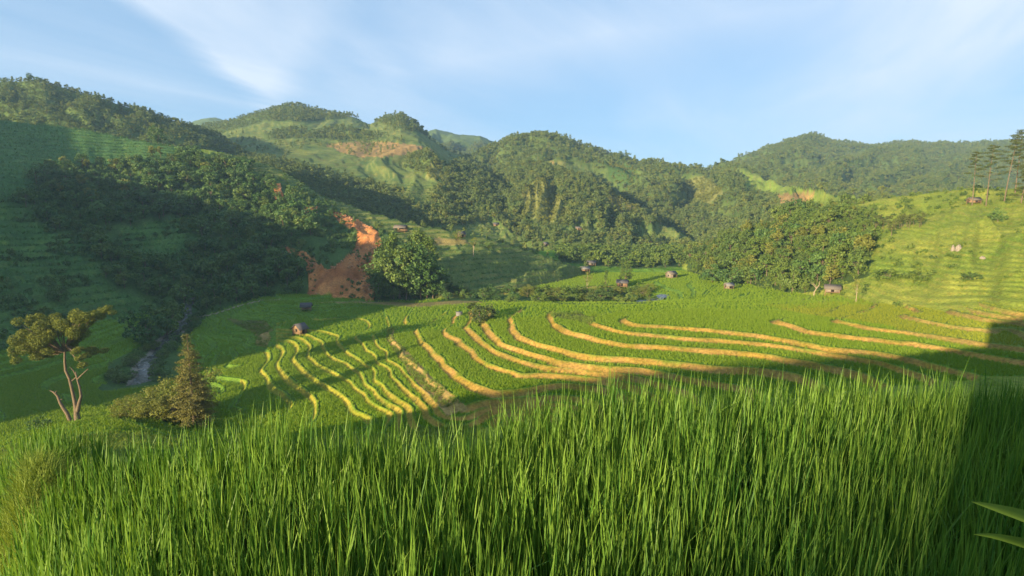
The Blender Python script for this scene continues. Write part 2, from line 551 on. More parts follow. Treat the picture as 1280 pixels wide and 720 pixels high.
    d0 = -150.0
    zr = w - d0 * TAN - np.abs(d - d0) * 0.55 
    front_ok = (d < -60)
    upb = (zr > z) & front_ok
    z = np.where(upb, zr, z)
    # unseen steep bank added close behind, to shade the right of the near rice
    wb_ = np.interp(u, [-0.10, -0.03, 0.12, 6, 40, 60], [-1.05, 2.0, 5.0, 7.0, 7.0, -10])
    zb = np.where((u > -0.1) & (u < 60) & (y < -1.0), wb_ + 5 * TAN - np.maximum(np.abs(d + 8) - 3.0, 0) * 1.2, -99)
    upc = zb > z
    z = np.where(upc, zb, z)
    lid = np.where(upb | upc, -1, lid)
    bank = np.where(strip & (bank < .2), -1.0, bank)      # dark strip for mud and shade in the gap behind the bund
    bank = np.where((lid == 0) & (y > 88), bank, 0)
    return z, lid, bank, base


# hill terraces: cut steps into the cultivated faces
OPEN = {   # open (not wooded) ground by hill, outlined as seen from the viewpoint: (class, outline)
    'near_left': [('maize', [(-300, 100), (0, 140), (120, 155), (235, 180), (215, 200), (120, 205), (60, 215), (30, 240), (-300, 260)]),
                  ('scrub', [(-300, 250), (20, 235), (45, 280), (110, 300), (135, 360), (210, 392), (0, 450), (-300, 520)]),
                  ('scrub', [(150, 285), (235, 270), (255, 300), (215, 335), (150, 320)]),
                  ('soil', [(352, 308), (372, 312), (392, 322), (410, 338), (428, 325), (442, 308), (446, 292), (424, 276), (412, 262), (428, 266), (452, 274),
                            (476, 292), (480, 305), (468, 318), (468, 345), (464, 380), (380, 384), (388, 358), (380, 330)]),
                  ('bush', [(398, 324), (414, 320), (428, 330), (424, 345), (410, 338)]),
                  ('bush', [(440, 338), (462, 334), (464, 348), (444, 350)]),
                  ('soil', [(340, 232), (350, 232), (352, 252), (342, 254)]),
                  ('soil', [(378, 258), (398, 258), (398, 264), (380, 266)]),
                  ('bright', [(240, 178), (300, 184), (305, 190), (250, 191)]),
                  ('dry', [(330, 197), (372, 208), (392, 226), (340, 206)]),
                  ('dry', [(540, 296), (572, 299), (590, 304), (560, 308), (538, 303)]),
                  ('rows', [(275, 180), (340, 200), (470, 262), (800, 320), (800, 390), (540, 374), (540, 320), (500, 300), (430, 262), (350, 225), (300, 205), (262, 196)]),
                  ],
    'middle_left': [('forest', [(330, 166), (350, 162), (400, 164), (405, 171), (360, 174), (330, 174)]),
                    ('forest', [(380, 165), (430, 160), (480, 172), (470, 177), (420, 174), (390, 173)]),
                    ('orange', [(405, 180), (440, 177), (490, 177), (530, 183), (545, 190), (520, 193), (450, 196), (425, 189)]),
                    ('forest', [(255, 190), (300, 192), (340, 198), (400, 214), (450, 226), (500, 236), (520, 262), (500, 278), (440, 262), (400, 246), (350, 220), (290, 206)]),
                    ('rows', [(270, 168), (330, 152), (400, 152), (440, 146), (475, 158), (500, 166), (545, 172), (585, 196), (560, 210), (540, 240), (530, 262), (500, 250), (440, 232), (380, 214), (320, 200), (280, 186)]),
                    ('rows', [(290, 175), (360, 168), (440, 148), (480, 156), (530, 168), (565, 190), (545, 200), (440, 202), (330, 195), (300, 190)]),
                    ('rows', [(620, 275), (645, 285), (700, 330), (640, 330), (560, 300), (560, 285)])],
    'bamboo_spur': [('pale', [(518, 250), (540, 205), (556, 218), (570, 235), (588, 256), (560, 258), (535, 245)]),
                    ('rows', [(560, 280), (600, 262), (612, 275), (660, 300), (700, 330), (600, 330)])],
    'lit_spur': [('pale', [(652, 240), (672, 226), (692, 228), (700, 250), (708, 276), (680, 284), (655, 268)]),
                 ('dry', [(758, 246), (778, 244), (800, 258), (800, 264), (768, 262)]),
                 ('orange', [(822, 274), (846, 276), (848, 280), (826, 280)]),
                 ('rows', [(798, 284), (840, 279), (880, 284), (876, 300), (840, 305), (800, 300)]),
                 ('orange', [(812, 298), (830, 298), (828, 304), (812, 303)]),
                 ('soil', [(760, 322), (766, 315), (776, 315), (784, 322), (784, 332), (760, 332)]),
                 ('rows', [(700, 284), (742, 281), (742, 292), (705, 294)])],
    'middle': [('bush', [(760, 205), (790, 206), (800, 222), (780, 236), (762, 222)]), ('pale', [(850, 225), (880, 222), (905, 240), (890, 262), (862, 250)]),
               ('rows', [(682, 202), (712, 202), (745, 212), (760, 222), (720, 216), (690, 212)]),
               ('orange', [(682, 200), (696, 201), (698, 205), (684, 205)]),
               ('orange', [(972, 242), (1020, 240), (1010, 253), (975, 254)]),
               ('bright', [(918, 212), (960, 222), (1010, 236), (1080, 246), (1080, 262), (1000, 262), (960, 245), (935, 238), (925, 222)])],
    'near_right': [('wood', [(855, 352), (860, 318), (900, 298), (950, 278), (1000, 258), (1050, 252), (1092, 262), (1105, 275), (1100, 290),
                             (1095, 305), (1090, 322), (1086, 345), (1050, 356), (1000, 366), (930, 362)]),
                   ('orange', [(922, 285), (938, 278), (958, 277), (950, 284), (935, 290)]),
                   ('orange', [(982, 265), (1012, 260), (1018, 264), (990, 268)])],
}
# class -> base colours (two tones)
TONE = {
    'forest': ((.060, .100, .025), (.095, .135, .035)),
    'wood': ((.035, .065, .018), (.055, .090, .022)),
    'bush': ((.045, .090, .025), (.060, .110, .028)),
    'scrub': ((.045, .110, .028), (.080, .155, .038)),
    'maize': ((.055, .130, .040), (.085, .170, .050)),
    'rows': ((.080, .135, .038), (.135, .170, .045)),
    'bright': ((.130, .210, .030), (.190, .250, .040)),
    'pale': ((.130, .160, .040), (.190, .190, .060)),
    'dry': ((.190, .170, .060), (.270, .210, .080)),
    'orange': ((.210, .160, .060), (.290, .190, .080)),
    'soil': ((.270, .100, .036), (.510, .225, .078)),
    'grass': ((.130, .200, .025), (.235, .260, .042)),
    'rice': ((.085, .185, .014), (.125, .235, .022)),
    'fallow': ((.075, .100, .025), (.170, .145, .045)),
    'dirt': ((.19, .17, .045), (.38, .25, .10)),
    'stone': ((.16, .15, .13), (.26, .24, .20)),
    'mud': ((.040, .045, .020), (.060, .065, .028)),
}
CLS = list(TONE)
CI = {c: i for i, c in enumerate(CLS)}
DEF = {'near_left': 'bush', 'back_left': 'forest', 'middle_left': 'forest', 'bamboo_spur': 'forest', 'lit_spur': 'forest', 'middle': 'forest',
       'far_hills': 'forest', 'far_right': 'forest', 'near_right': 'grass'}
STEP = {'maize': 2.0, 'rows': 1.9, 'grass': 1.3, 'bright': 1.6, 'scrub': 2.4, 'dry': 2.0, 'orange': 2.5}
STREAM = [(243, 393, -41.6), (232, 402, -42.3), (222, 413, -43.1), (205, 428, -43.6), (196, 440, -43.9), (184, 455, -44.1), (178, 470, -44.3), (174, 482, -44.4)]
STREAM_P = np.array([at_z(*a) for a in STREAM])


def polydist(x, y, P):
    best = np.full(x.shape, 1e9)
    for a, b in zip(P[:-1], P[1:]):
        ab = b[:2] - a[:2]
        q = np.clip(((x - a[0]) * ab[0] + (y - a[1]) * ab[1]) / (ab @ ab), 0, 1)
        best = np.minimum(best, np.hypot(x - a[0] - q * ab[0], y - a[1] - q * ab[1]))
    return best


def ground(x, y):
    """height, class, bank, hill id: the finished ground"""
    z, lid, bank, base = height(x, y)
    px, py = to_px(x, y, z)
    wob = 5.0 * fbm(x / 18, y / 18, 3, 77)
    wox = 5.0 * fbm(x / 18, y / 18, 3, 78)
    cls = np.full(x.shape, CI['rice'])
    for name in LNAMES:
        m = lid == LID[name]
        if not m.any():
            continue
        c = np.full(m.sum(), CI[DEF[name]])
        k = np.minimum(1, 300 / np.maximum(y[m], 100))
        for cl, poly in reversed(OPEN.get(name, [])):
            ins = in_poly(px[m] + wox[m] * k, py[m] + wob[m] * k * .6, poly)
            c[ins] = CI[cl]
        cls[m] = c
    cls[lid == -1] = CI['grass']
    # cut steps
    for cl, st in STEP.items():
        m = (cls == CI[cl]) & (lid > 0)
        if not m.any():
            continue
        q = (z[m] + (3.2 if cl == 'grass' else 1.4) * fbm(x[m] / 40, y[m] / 40, 3, 31)) / st
        fr = q - np.floor(q)
        am = .4 if cl == 'grass' else .75
        newfr = sstep(0.55, 1.0, fr) * am + fr * (1 - am)
        z[m] += (newfr - fr) * st
        bank[m] = np.where(fr > .62, .8, 0)
    m = cls == CI['soil']
    z[m] -= 0.8 - 1.6 * fbm(x[m] / 6, y[m] / 6, 4, 66) - 1.5 * (1 - 2 * np.abs(fbm(x[m] / 12, y[m] / 40, 3, 64)))
    m = (cls == CI['bush']) | (cls == CI['forest']) | (cls == CI['wood'])
    z[m] += 0.5 * fbm(x[m] / 6, y[m] / 6, 3, 67)
    # stream bed
    m = (lid <= 0) & (y > 90)
    ds = np.full(x.shape, 1e9)
    ds[m] = polydist(x[m], y[m], STREAM_P)
    z = np.where(ds < 5, z - 1.0 * (1 - sstep(1.6, 4.5, ds)), z)
    cls[(ds < 3.0) & (lid == 0)] = CI['stone']
    cls[(ds >= 3.0) & (ds < 8 + 3 * fbm(x / 8, y / 8, 2, 5)) & (lid == 0)] = CI['bush']
    bank = np.where(ds < 8, 0, bank)
    # strips of the floor that are not rice
    fl = lid == 0
    for cl, poly in FLOOR_PATCH:
        ins = fl & (y > 60) & in_poly(px + wox * 1.3, py + wob * .8, poly)
        cls[ins] = CI[cl]
        if cl in ('soil', 'mud', 'stone'):
            bank[ins] *= .3
    nearm = fl & (y > 6) & (y < 88)
    cls[nearm] = CI['grass']
    front, left = field_edge(x, y)
    nf = fl & (y <= 12) & (np.hypot(x, y) < 14)
    cls[nf] = CI['mud']
    cls[nf & ((front > 0.2) | ((left > -.5) & (left < .6)))] = CI['grass']
    return z, cls, bank, lid


FLOOR_PATCH = [
    ('dirt', [(318, 413), (330, 410), (336, 420), (330, 432), (318, 430)]),
    ('fallow', [(285, 398), (330, 400), (340, 412), (322, 416), (300, 408)]),
    ('dirt', [(484, 415), (492, 412), (500, 425), (512, 440), (522, 452), (540, 466), (556, 478), (566, 492), (590, 512), (560, 520), (545, 502), (530, 484), (512, 464), (498, 446)]),
    ('dry', [(392, 379), (480, 376), (590, 376), (620, 380), (560, 382), (470, 381)]),
    ('fallow', [(680, 391), (720, 388), (738, 396), (736, 402), (700, 397)]),
    ('bush', [(545, 376), (580, 364), (640, 362), (720, 356), (800, 360), (820, 374), (800, 380), (760, 378), (700, 379), (600, 377)]),
    ('bright', [(590, 350), (640, 338), (690, 338), (770, 345), (780, 360), (700, 362), (600, 368)]),
    ('bright', [(975, 368), (1300, 378), (1300, 445), (1190, 430), (1110, 408), (1010, 396), (950, 384)]),
    ('bush', [(690, 300), (740, 300), (880, 318), (890, 332), (800, 336), (735, 330), (700, 326)]),
]


# ------------------------------------------------------------------ materials
def new_mat(name):
    m = bpy.data.materials.new(name)
    m.use_nodes = True
    m.node_tree.nodes.clear()
    T = NT(m.node_tree)
    out = T.n('ShaderNodeOutputMaterial')
    return m, T, out


def ground_material():
    m, T, out = new_mat("ground_cover")
    at = T.n('ShaderNodeAttribute', attribute_name='Col')
    geo = T.n('ShaderNodeTexCoord')
    n1 = T.n('ShaderNodeTexNoise', inp={'Scale': 1.6, 'Detail': 6.0, 'Roughness': 0.7})
    T.l(geo.outputs['Object'], n1.inputs['Vector'])
    n2 = T.n('ShaderNodeTexNoise', inp={'Scale': 0.16, 'Detail': 4.0, 'Roughness': 0.6})
    T.l(geo.outputs['Object'], n2.inputs['Vector'])
    r1 = T.ramp(n1.outputs['Fac'], [(0.25, (.45, .45, .45)), (0.75, (1.5, 1.5, 1.5))])
    r2 = T.ramp(n2.outputs['Fac'], [(0.3, (.75, .80, .8)), (0.7, (1.25, 1.18, 1.1))])
    c = T.mix(1.0, T.mix(1.0, at.outputs['Color'], r1, 'MULTIPLY'), r2, 'MULTIPLY')
    b = T.n('ShaderNodeBsdfPrincipled', inp={'Roughness': 0.95, 'Specular IOR Level': 0.08})
    T.l(c, b.inputs['Base Color'])
    bp = T.n('ShaderNodeBump', inp={'Strength': 0.5, 'Distance': 0.35})
    T.l(n1.outputs['Fac'], bp.inputs['Height'])
    T.l(bp.outputs[0], b.inputs['Normal'])
    T.l(b.outputs[0], out.inputs[0])
    return m


def leaf_mat(name, c0, c1, trans=0.3, rough=0.6, spec=0.25, var=0.35, odd=None):
    """foliage: two tones mixed by the tint stored per leaf, shifted a little per plant"""
    m, T, out = new_mat(name)
    at = T.n('ShaderNodeAttribute', attribute_name='tint')
    oi = T.n('ShaderNodeObjectInfo')
    f = T.math('ADD', T.math('MULTIPLY', at.outputs['Fac'], 1 - var), T.math('MULTIPLY', oi.outputs['Random'], var), clamp=True)
    c = T.mix(f, (*c0, 1), (*c1, 1))
    if odd:      # now and then a plant of another kind and hue
        fr = T.math('FRACT', T.math('MULTIPLY', oi.outputs['Random'], 17.31))
        c = T.mix(T.math('MULTIPLY', T.math('MAXIMUM', T.math('SUBTRACT', fr, .55), 0.0), 2.0), c, (*odd, 1))
    b = T.n('ShaderNodeBsdfPrincipled', inp={'Roughness': rough, 'Specular IOR Level': spec})
    T.l(c, b.inputs['Base Color'])
    tr = T.n('ShaderNodeBsdfTranslucent')
    T.l(T.mix(1.0, c, (1.25, 1.2, .6, 1), 'MULTIPLY'), tr.inputs['Color'])
    mx = T.n('ShaderNodeMixShader', inp={0: trans})
    T.l(b.outputs[0], mx.inputs[1])
    T.l(tr.outputs[0], mx.inputs[2])
    T.l(mx.outputs[0], out.inputs[0])
    return m


def plain_mat(name, c0, c1, scale=6.0, rough=0.9, bump=0.3, stretch=(1, 1, 1), spec=0.2):
    m, T, out = new_mat(name)
    tcn = T.n('ShaderNodeTexCoord')
    mp = T.n('ShaderNodeMapping')
    mp.inputs['Scale'].default_value = stretch
    T.l(tcn.outputs['Object'], mp.inputs[0])
    n = T.n('ShaderNodeTexNoise', inp={'Scale': scale, 'Detail': 6.0, 'Roughness': 0.65})
    T.l(mp.outputs[0], n.inputs['Vector'])
    c = T.ramp(n.outputs['Fac'], [(0.3, c0), (0.7, c1)])
    b = T.n('ShaderNodeBsdfPrincipled', inp={'Roughness': rough, 'Specular IOR Level': spec})
    T.l(c, b.inputs['Base Color'])
    bp = T.n('ShaderNodeBump', inp={'Strength': bump, 'Distance': 0.1})
    T.l(n.outputs['Fac'], bp.inputs['Height'])
    T.l(bp.outputs[0], b.inputs['Normal'])
    T.l(b.outputs[0], out.inputs[0])
    return m


M = {}
M['ground'] = ground_material()
M['rice_near'] = leaf_mat("rice_leaf", (.042, .135, .018), (.190, .310, .040), .32, .5, .3, 0.0)
M['rice_far'] = leaf_mat("rice_crop", (.120, .225, .012), (.245, .330, .028), .30, .6, .2, .3)
M['rice_ripe'] = leaf_mat("ripe_rice", (.170, .225, .014), (.300, .320, .030), .30, .6, .2, .3)
M['maize'] = leaf_mat("maize_leaf", (.060, .145, .034), (.105, .205, .050), .25, .5, .3, .4)
M['crop'] = leaf_mat("hill_crop", (.060, .125, .028), (.120, .185, .042), .25, .6, .2, .4)
M['grass'] = leaf_mat("wild_grass", (.105, .190, .026), (.205, .250, .048), .28, .7, .15, .5)
M['leaf'] = leaf_mat("broad_leaf", (.034, .095, .022), (.115, .195, .040), .22, .55, .3, .45, (.12, .17, .03))
M['leaf_dark'] = leaf_mat("dark_bush_leaf", (.022, .052, .014), (.085, .110, .026), .2, .55, .3, .2)
M['leaf_far'] = leaf_mat("forest_leaf", (.075, .125, .034), (.165, .215, .058), .22, .6, .2, .5, (.18, .205, .045))
M['leaf_sun'] = leaf_mat("pale_leaf", (.120, .150, .024), (.210, .220, .045), .30, .6, .2, .4)
M['leaf_mid'] = leaf_mat("mid_leaf", (.062, .125, .020), (.165, .215, .038), .25, .6, .2, .45, (.07, .12, .03))
M['needle'] = leaf_mat("pine_needle", (.055, .080, .022), (.125, .145, .035), .15, .7, .15, .35)
M['needle_gold'] = leaf_mat("golden_needle", (.045, .085, .018), (.190, .205, .034), .2, .7, .15, .2)
M['conifer'] = leaf_mat("conifer_leaf", (.075, .095, .026), (.200, .180, .048), .15, .7, .15, .2)
M['bark'] = plain_mat("bark", (.09, .065, .045), (.20, .15, .10), 9, .95, .6, (1, 1, .25))
M['bark_pale'] = plain_mat("pale_bark", (.22, .17, .11), (.40, .32, .22), 9, .9, .5, (1, 1, .3))
M['bark_orange'] = plain_mat("reddish_bark", (.08, .062, .04), (.20, .15, .095), 9, .9, .6, (1, 1, .3))
M['roof_grey'] = plain_mat("weathered_roof", (.055, .052, .055), (.12, .115, .115), 5, .85, .5, (1, 6, 1))
M['roof_brown'] = plain_mat("brown_roof", (.09, .077, .062), (.18, .155, .13), 5, .9, .5, (1, 6, 1))
M['board'] = plain_mat("boards", (.16, .10, .055), (.33, .22, .12), 4, .9, .5, (7, 7, .6))
M['board_pale'] = plain_mat("pale_boards", (.16, .135, .10), (.28, .24, .185), 4, .9, .4, (7, 7, .6))
M['dark'] = plain_mat("dark_opening", (.012, .010, .008), (.025, .02, .016), 4, .95, .1)
M['concrete'] = plain_mat("concrete", (.12, .115, .105), (.22, .21, .195), 5, .9, .3)
M['rock'] = plain_mat("pale_rock", (.15, .13, .10), (.30, .26, .21), 2.2, .95, .9)
M['rubble'] = plain_mat("red_rubble", (.26, .13, .065), (.50, .28, .14), 2.0, .95, .6)
M['path'] = plain_mat("dirt_path", (.20, .17, .11), (.34, .29, .20), 3, .95, .4)


def water_material():
    m, T, out = new_mat("stream_water")
    tcn = T.n('ShaderNodeTexCoord')
    n = T.n('ShaderNodeTexNoise', inp={'Scale': 1.1, 'Detail': 5.0, 'Roughness': 0.65, 'Distortion': 0.8})
    T.l(tcn.outputs['Object'], n.inputs['Vector'])
    b = T.n('ShaderNodeBsdfPrincipled', inp={'Roughness': 0.12, 'IOR': 1.33})
    T.l(T.ramp(n.outputs['Fac'], [(0.55, (.07, .075, .065)), (0.70, (.38, .40, .40))]), b.inputs['Base Color'])
    bp = T.n('ShaderNodeBump', inp={'Strength': 0.5, 'Distance': 0.2})
    T.l(n.outputs['Fac'], bp.inputs['Height'])
    T.l(bp.outputs[0], b.inputs['Normal'])
    T.l(b.outputs[0], out.inputs[0])
    return m


M['water'] = water_material()


# ------------------------------------------------------------------ mesh helpers
def np_mesh(name, V, Fq, mats=(), mat_idx=None, tint=None, col=None, smooth=False):
    """mesh from arrays; Fq: (n,3) or (n,4) int, or a list of such arrays"""
    me = bpy.data.meshes.new(name)
    groups = Fq if isinstance(Fq, list) else [Fq]
    loops = np.concatenate([g.ravel() for g in groups]).astype(np.int32)
    sizes = np.concatenate([np.full(len(g), g.shape[1]) for g in groups]).astype(np.int32)
    me.vertices.add(len(V))
    me.vertices.foreach_set('co', np.ascontiguousarray(V, np.float32).ravel())
    me.loops.add(len(loops))
    me.loops.foreach_set('vertex_index', loops)
    me.polygons.add(len(sizes))
    me.polygons.foreach_set('loop_start', np.r_[0, np.cumsum(sizes)[:-1]].astype(np.int32))
    me.polygons.foreach_set('loop_total', sizes)
    if smooth:
        me.polygons.foreach_set('use_smooth', np.ones(len(sizes), bool))
    for m in mats:
        me.materials.append(m)
    if mat_idx is not None:
        me.polygons.foreach_set('material_index', mat_idx.astype(np.int32))
    if tint is not None:
        a = me.attributes.new('tint', 'FLOAT', 'POINT')
        a.data.foreach_set('value', np.ascontiguousarray(tint, np.float32))
    if col is not None:
        a = me.attributes.new('Col', 'FLOAT_COLOR', 'POINT')
        a.data.foreach_set('color', np.ascontiguousarray(np.c_[col, np.ones(len(col))], np.float32).ravel())
    me.update(calc_edges=True)
    return me


def link(name, me, parent=None, loc=None, rotz=0.0, scale=None):
    o = bpy.data.objects.new(name, me)
    C.objects.link(o)
    if loc is not None:
        o.location = loc
    if rotz:
        o.rotation_euler = (0, 0, rotz)
    if scale is not None:
        o.scale = scale if hasattr(scale, '__len__') else (scale,) * 3
    if parent is not None:
        o.parent = parent
    return o


def tag(o, label=None, cat=None, group=None, kind=None):
    for k, v in (('label', label), ('category', cat), ('group', group), ('kind', kind)):
        if v:
            o[k] = v
    return o


def thing(name, label, cat, loc, rotz=0.0, group=None, scale=None):
    return tag(link(name, None, None, loc, rotz, scale), label, cat, group)


def tube(points, radii, sides=7):
    """tapered tube along points; returns verts, quads"""
    P = np.array(points, float)
    R = np.array(radii, float)
    n = len(P)
    tang = np.gradient(P, axis=0)
    tang /= np.linalg.norm(tang, axis=1)[:, None] + 1e-9
    ref = np.array([1.0, 0.13, 0.05])
    a = np.cross(tang, ref)
    a /= np.linalg.norm(a, axis=1)[:, None] + 1e-9
    b = np.cross(tang, a)
    ang = np.linspace(0, 2 * np.pi, sides, endpoint=False)
    V = (P[:, None] + R[:, None, None] * (np.cos(ang)[None, :, None] * a[:, None] + np.sin(ang)[None, :, None] * b[:, None])).reshape(-1, 3)
    i = np.arange(n - 1)[:, None] * sides
    k = np.arange(sides)[None]
    k2 = (k + 1) % sides
    Q = np.stack([i + k, i + k2, i + sides + k2, i + sides + k], -1).reshape(-1, 4)
    return V, Q


def join(parts):
    Vs, Fs, off = [], [], 0
    for V, Q in parts:
        Vs.append(V)
        Fs.append(Q + off)
        off += len(V)
    return np.concatenate(Vs), np.concatenate(Fs)


def leaves(cent, out, size, rng, aspect=0.6, jitter=0.9):
    """one quad per centre, roughly facing 'out', random turn"""
    n = len(cent)
    nr = out + jitter * rng.normal(size=(n, 3))
    nr /= np.linalg.norm(nr, axis=1)[:, None] + 1e-9
    h = rng.normal(size=(n, 3))
    a = np.cross(nr, h)
    a /= np.linalg.norm(a, axis=1)[:, None] + 1e-9
    b = np.cross(nr, a)
    s = size * rng.uniform(.6, 1.3, n)[:, None]
    a = a * s * .5
    b = b * s * .5 * aspect
    V = np.stack([cent - a, cent - b * 1.0, cent + a, cent + b], 1)
    # fold the tips a little
    V[:, 2] -= nr * s * .12
    V = V.reshape(-1, 3)
    Q = np.arange(n * 4).reshape(-1, 4)
    return V, Q


def crown_pts(rng, n, rx, rz, nclump, clump_r, zc, shape='round', flat=1.0):
    """leaf centres gathered in clumps through a crown volume"""
    d = rng.normal(size=(nclump, 3))
    d /= np.linalg.norm(d, axis=1)[:, None]
    rr = rng.uniform(.35, 1.0, nclump) ** .6
    cc = d * rr[:, None] * np.array([rx, rx, rz])
    if shape == 'cone':
        h = rng.uniform(0, 1, nclump) ** 0.8
        a = rng.uniform(0, 2 * np.pi, nclump)
        q = rng.uniform(.45, 1, nclump) * (1 - h) ** .8
        cc = np.c_[np.cos(a) * q * rx, np.sin(a) * q * rx, (h * 2 - 1) * rz]
    cc = cc + rng.normal(size=cc.shape) * .08 * rx
    cc[:, 2] = np.maximum(cc[:, 2], -rz * .85)
    k = rng.integers(0, nclump, n)
    e = rng.normal(size=(n, 3))
    e /= np.linalg.norm(e, axis=1)[:, None]
    e *= (rng.uniform(.2, 1, n) ** .5)[:, None]
    crs = clump_r * rng.uniform(.6, 1.35, nclump)
    off = e * crs[k][:, None] * np.array([1, 1, flat])
    p = cc[k] + off
    outd = e * .8 + p / np.array([rx, rx, rz]) * .5 + np.array([0, 0, .45])
    tint = np.clip(.5 + .28 * rng.normal(size=nclump)[k] + .15 * rng.normal(size=n), 0, 1)
    p = p + np.array([0, 0, zc])
    return p, outd, tint, cc + np.array([0, 0, zc])


def trunk_mesh(rng, h, r, top, limbs, lean=.04, bark='bark', name='trunk'):
    n = 6
    zz = np.linspace(0, h, n)
    wx = np.cumsum(rng.normal(size=n)) * lean * h * .3
    wy = np.cumsum(rng.normal(size=n)) * lean * h * .3
    wx -= wx[0]
    wy -= wy[0]
    zz[0] = -.6
    P = np.c_[wx, wy, zz]
    parts = [tube(P, np.linspace(r, r * .35, n))]
    for c in limbs:
        k = rng.integers(2, n - 1)
        a = P[k]
        mid = (a + c) / 2 + np.array([0, 0, -.08 * h])
        parts.append(tube([a, mid, c], [r * .4, r * .25, r * .08], 5))
    V, Q = join(parts)
    return np_mesh(name, V, Q, [M[bark]], smooth=True)


def tree_proto(seed, h, rx, rz, n, leaf, mat, nclump=26, clump_r=.9, shape='round', bare=.35, r=.18, bark='bark', aspect=.6, flat=.8, far=False):
    """trunk mesh and crown mesh, base at the origin"""
    rng = np.random.default_rng(seed)
    zc = h - rz
    p, o, t, cc = crown_pts(rng, n, rx, rz, nclump, clump_r, zc, shape, flat)
    V, Q = leaves(p, o, leaf, rng, aspect)
    crown = np_mesh('crown', V, Q, [M[mat]], tint=np.repeat(t, 4))
    limbs = cc[rng.choice(len(cc), min(8, len(cc)), replace=False)] if not far else []
    tr = trunk_mesh(rng, max(zc, h * .5), r, 0, limbs, bark=bark)
    return tr, crown


def merged(name, tr, cr):
    """one two-material mesh out of trunk and crown (for plants that are stuff)"""
    def get(me):
        V = np.empty(len(me.vertices) * 3, np.float32)
        me.vertices.foreach_get('co', V)
        L = np.empty(len(me.loops), np.int32)
        me.loops.foreach_get('vertex_index', L)
        return V.reshape(-1, 3), L.reshape(-1, 4)
    V1, Q1 = get(tr)
    V2, Q2 = get(cr)
    t = np.empty(len(V2), np.float32)
    cr.attributes['tint'].data.foreach_get('value', t)
    return np_mesh(name, np.r_[V1, V2], np.r_[Q1, Q2 + len(V1)], [tr.materials[0], cr.materials[0]],
                   np.r_[np.zeros(len(Q1)), np.ones(len(Q2))], np.r_[np.zeros(len(V1)) + .5, t])


def blades(rng, pos, L, w, lean, phi, curl, tintv, segs=4, twist=None):
    """grass blades: arrays per blade"""
    n = len(pos)
    s = np.linspace(0, 1, segs + 1)
    d = np.c_[np.cos(phi), np.sin(phi), np.zeros(n)]
    sl, cl = np.sin(lean), np.cos(lean)
    hor = L[:, None] * (sl[:, None] * s + curl[:, None] * s ** 2.2)
    ver = L[:, None] * (cl[:, None] * s - 0.55 * np.abs(curl)[:, None] * s ** 2.6)
    P = pos[:, None] + d[:, None] * hor[..., None] + np.array([0, 0, 1.0]) * ver[..., None]
    tw = phi + np.pi / 2 + (rng.uniform(-1.2, 1.2, n) if twist is None else twist)
    wd = np.c_[np.cos(tw), np.sin(tw), np.zeros(n)]
    prof = np.array([.55, 1.0, .95, .7, .06]) if segs == 4 else np.interp(s, [0, .25, .6, 1], [.5, 1, .85, .06])
    W = wd[:, None] * (w[:, None] * prof)[..., None] * .5
    V = np.stack([P - W, P + W], 2)            # n, segs+1, 2, 3
    base = (np.arange(n) * (segs + 1) * 2)[:, None]
    k = np.arange(segs)[None] * 2
    Q = np.stack([base + k, base + k + 1, base + k + 3, base + k + 2], -1).reshape(-1, 4)
    t = np.clip(tintv[:, None] + .25 * (s - .5), 0, 1)
    return V.reshape(-1, 3), Q, np.repeat(t.reshape(-1), 2)


def tuft(seed, n, L, w, lean, rad, mat, name, curl=.15, segs=2):
    rng = np.random.default_rng(seed)
    pos = np.c_[rng.normal(size=(n, 2)) * rad, np.zeros(n)]
    V, Q, t = blades(rng, pos, L * rng.uniform(.7, 1.1, n), np.full(n, w), np.abs(rng.normal(0, lean, n)), rng.uniform(0, 6.28, n),
                     curl * rng.uniform(.2, 1.4, n), rng.uniform(.1, .9, n), segs)
    return np_mesh(name, V, Q, [M[mat]], tint=t)


def bush_mesh(seed, n, rx, rz, leaf, mat, name, nclump=14, clump_r=.4):
    rng = np.random.default_rng(seed)
    p, o, t, _ = crown_pts(rng, n, rx, rz, nclump, clump_r, rz * .75)
    V, Q = leaves(p, o, leaf, rng)
    return np_mesh(name, V, Q, [M[mat]], tint=np.repeat(t, 4))


# ------------------------------------------------------------------ instanced stuff
def proto_collection(name, meshes):
    col = bpy.data.collections.new(name)
    for i, me in enumerate(meshes):
        o = bpy.data.objects.new("%s_%02d" % (name, i), me)
        col.objects.link(o)
    return col


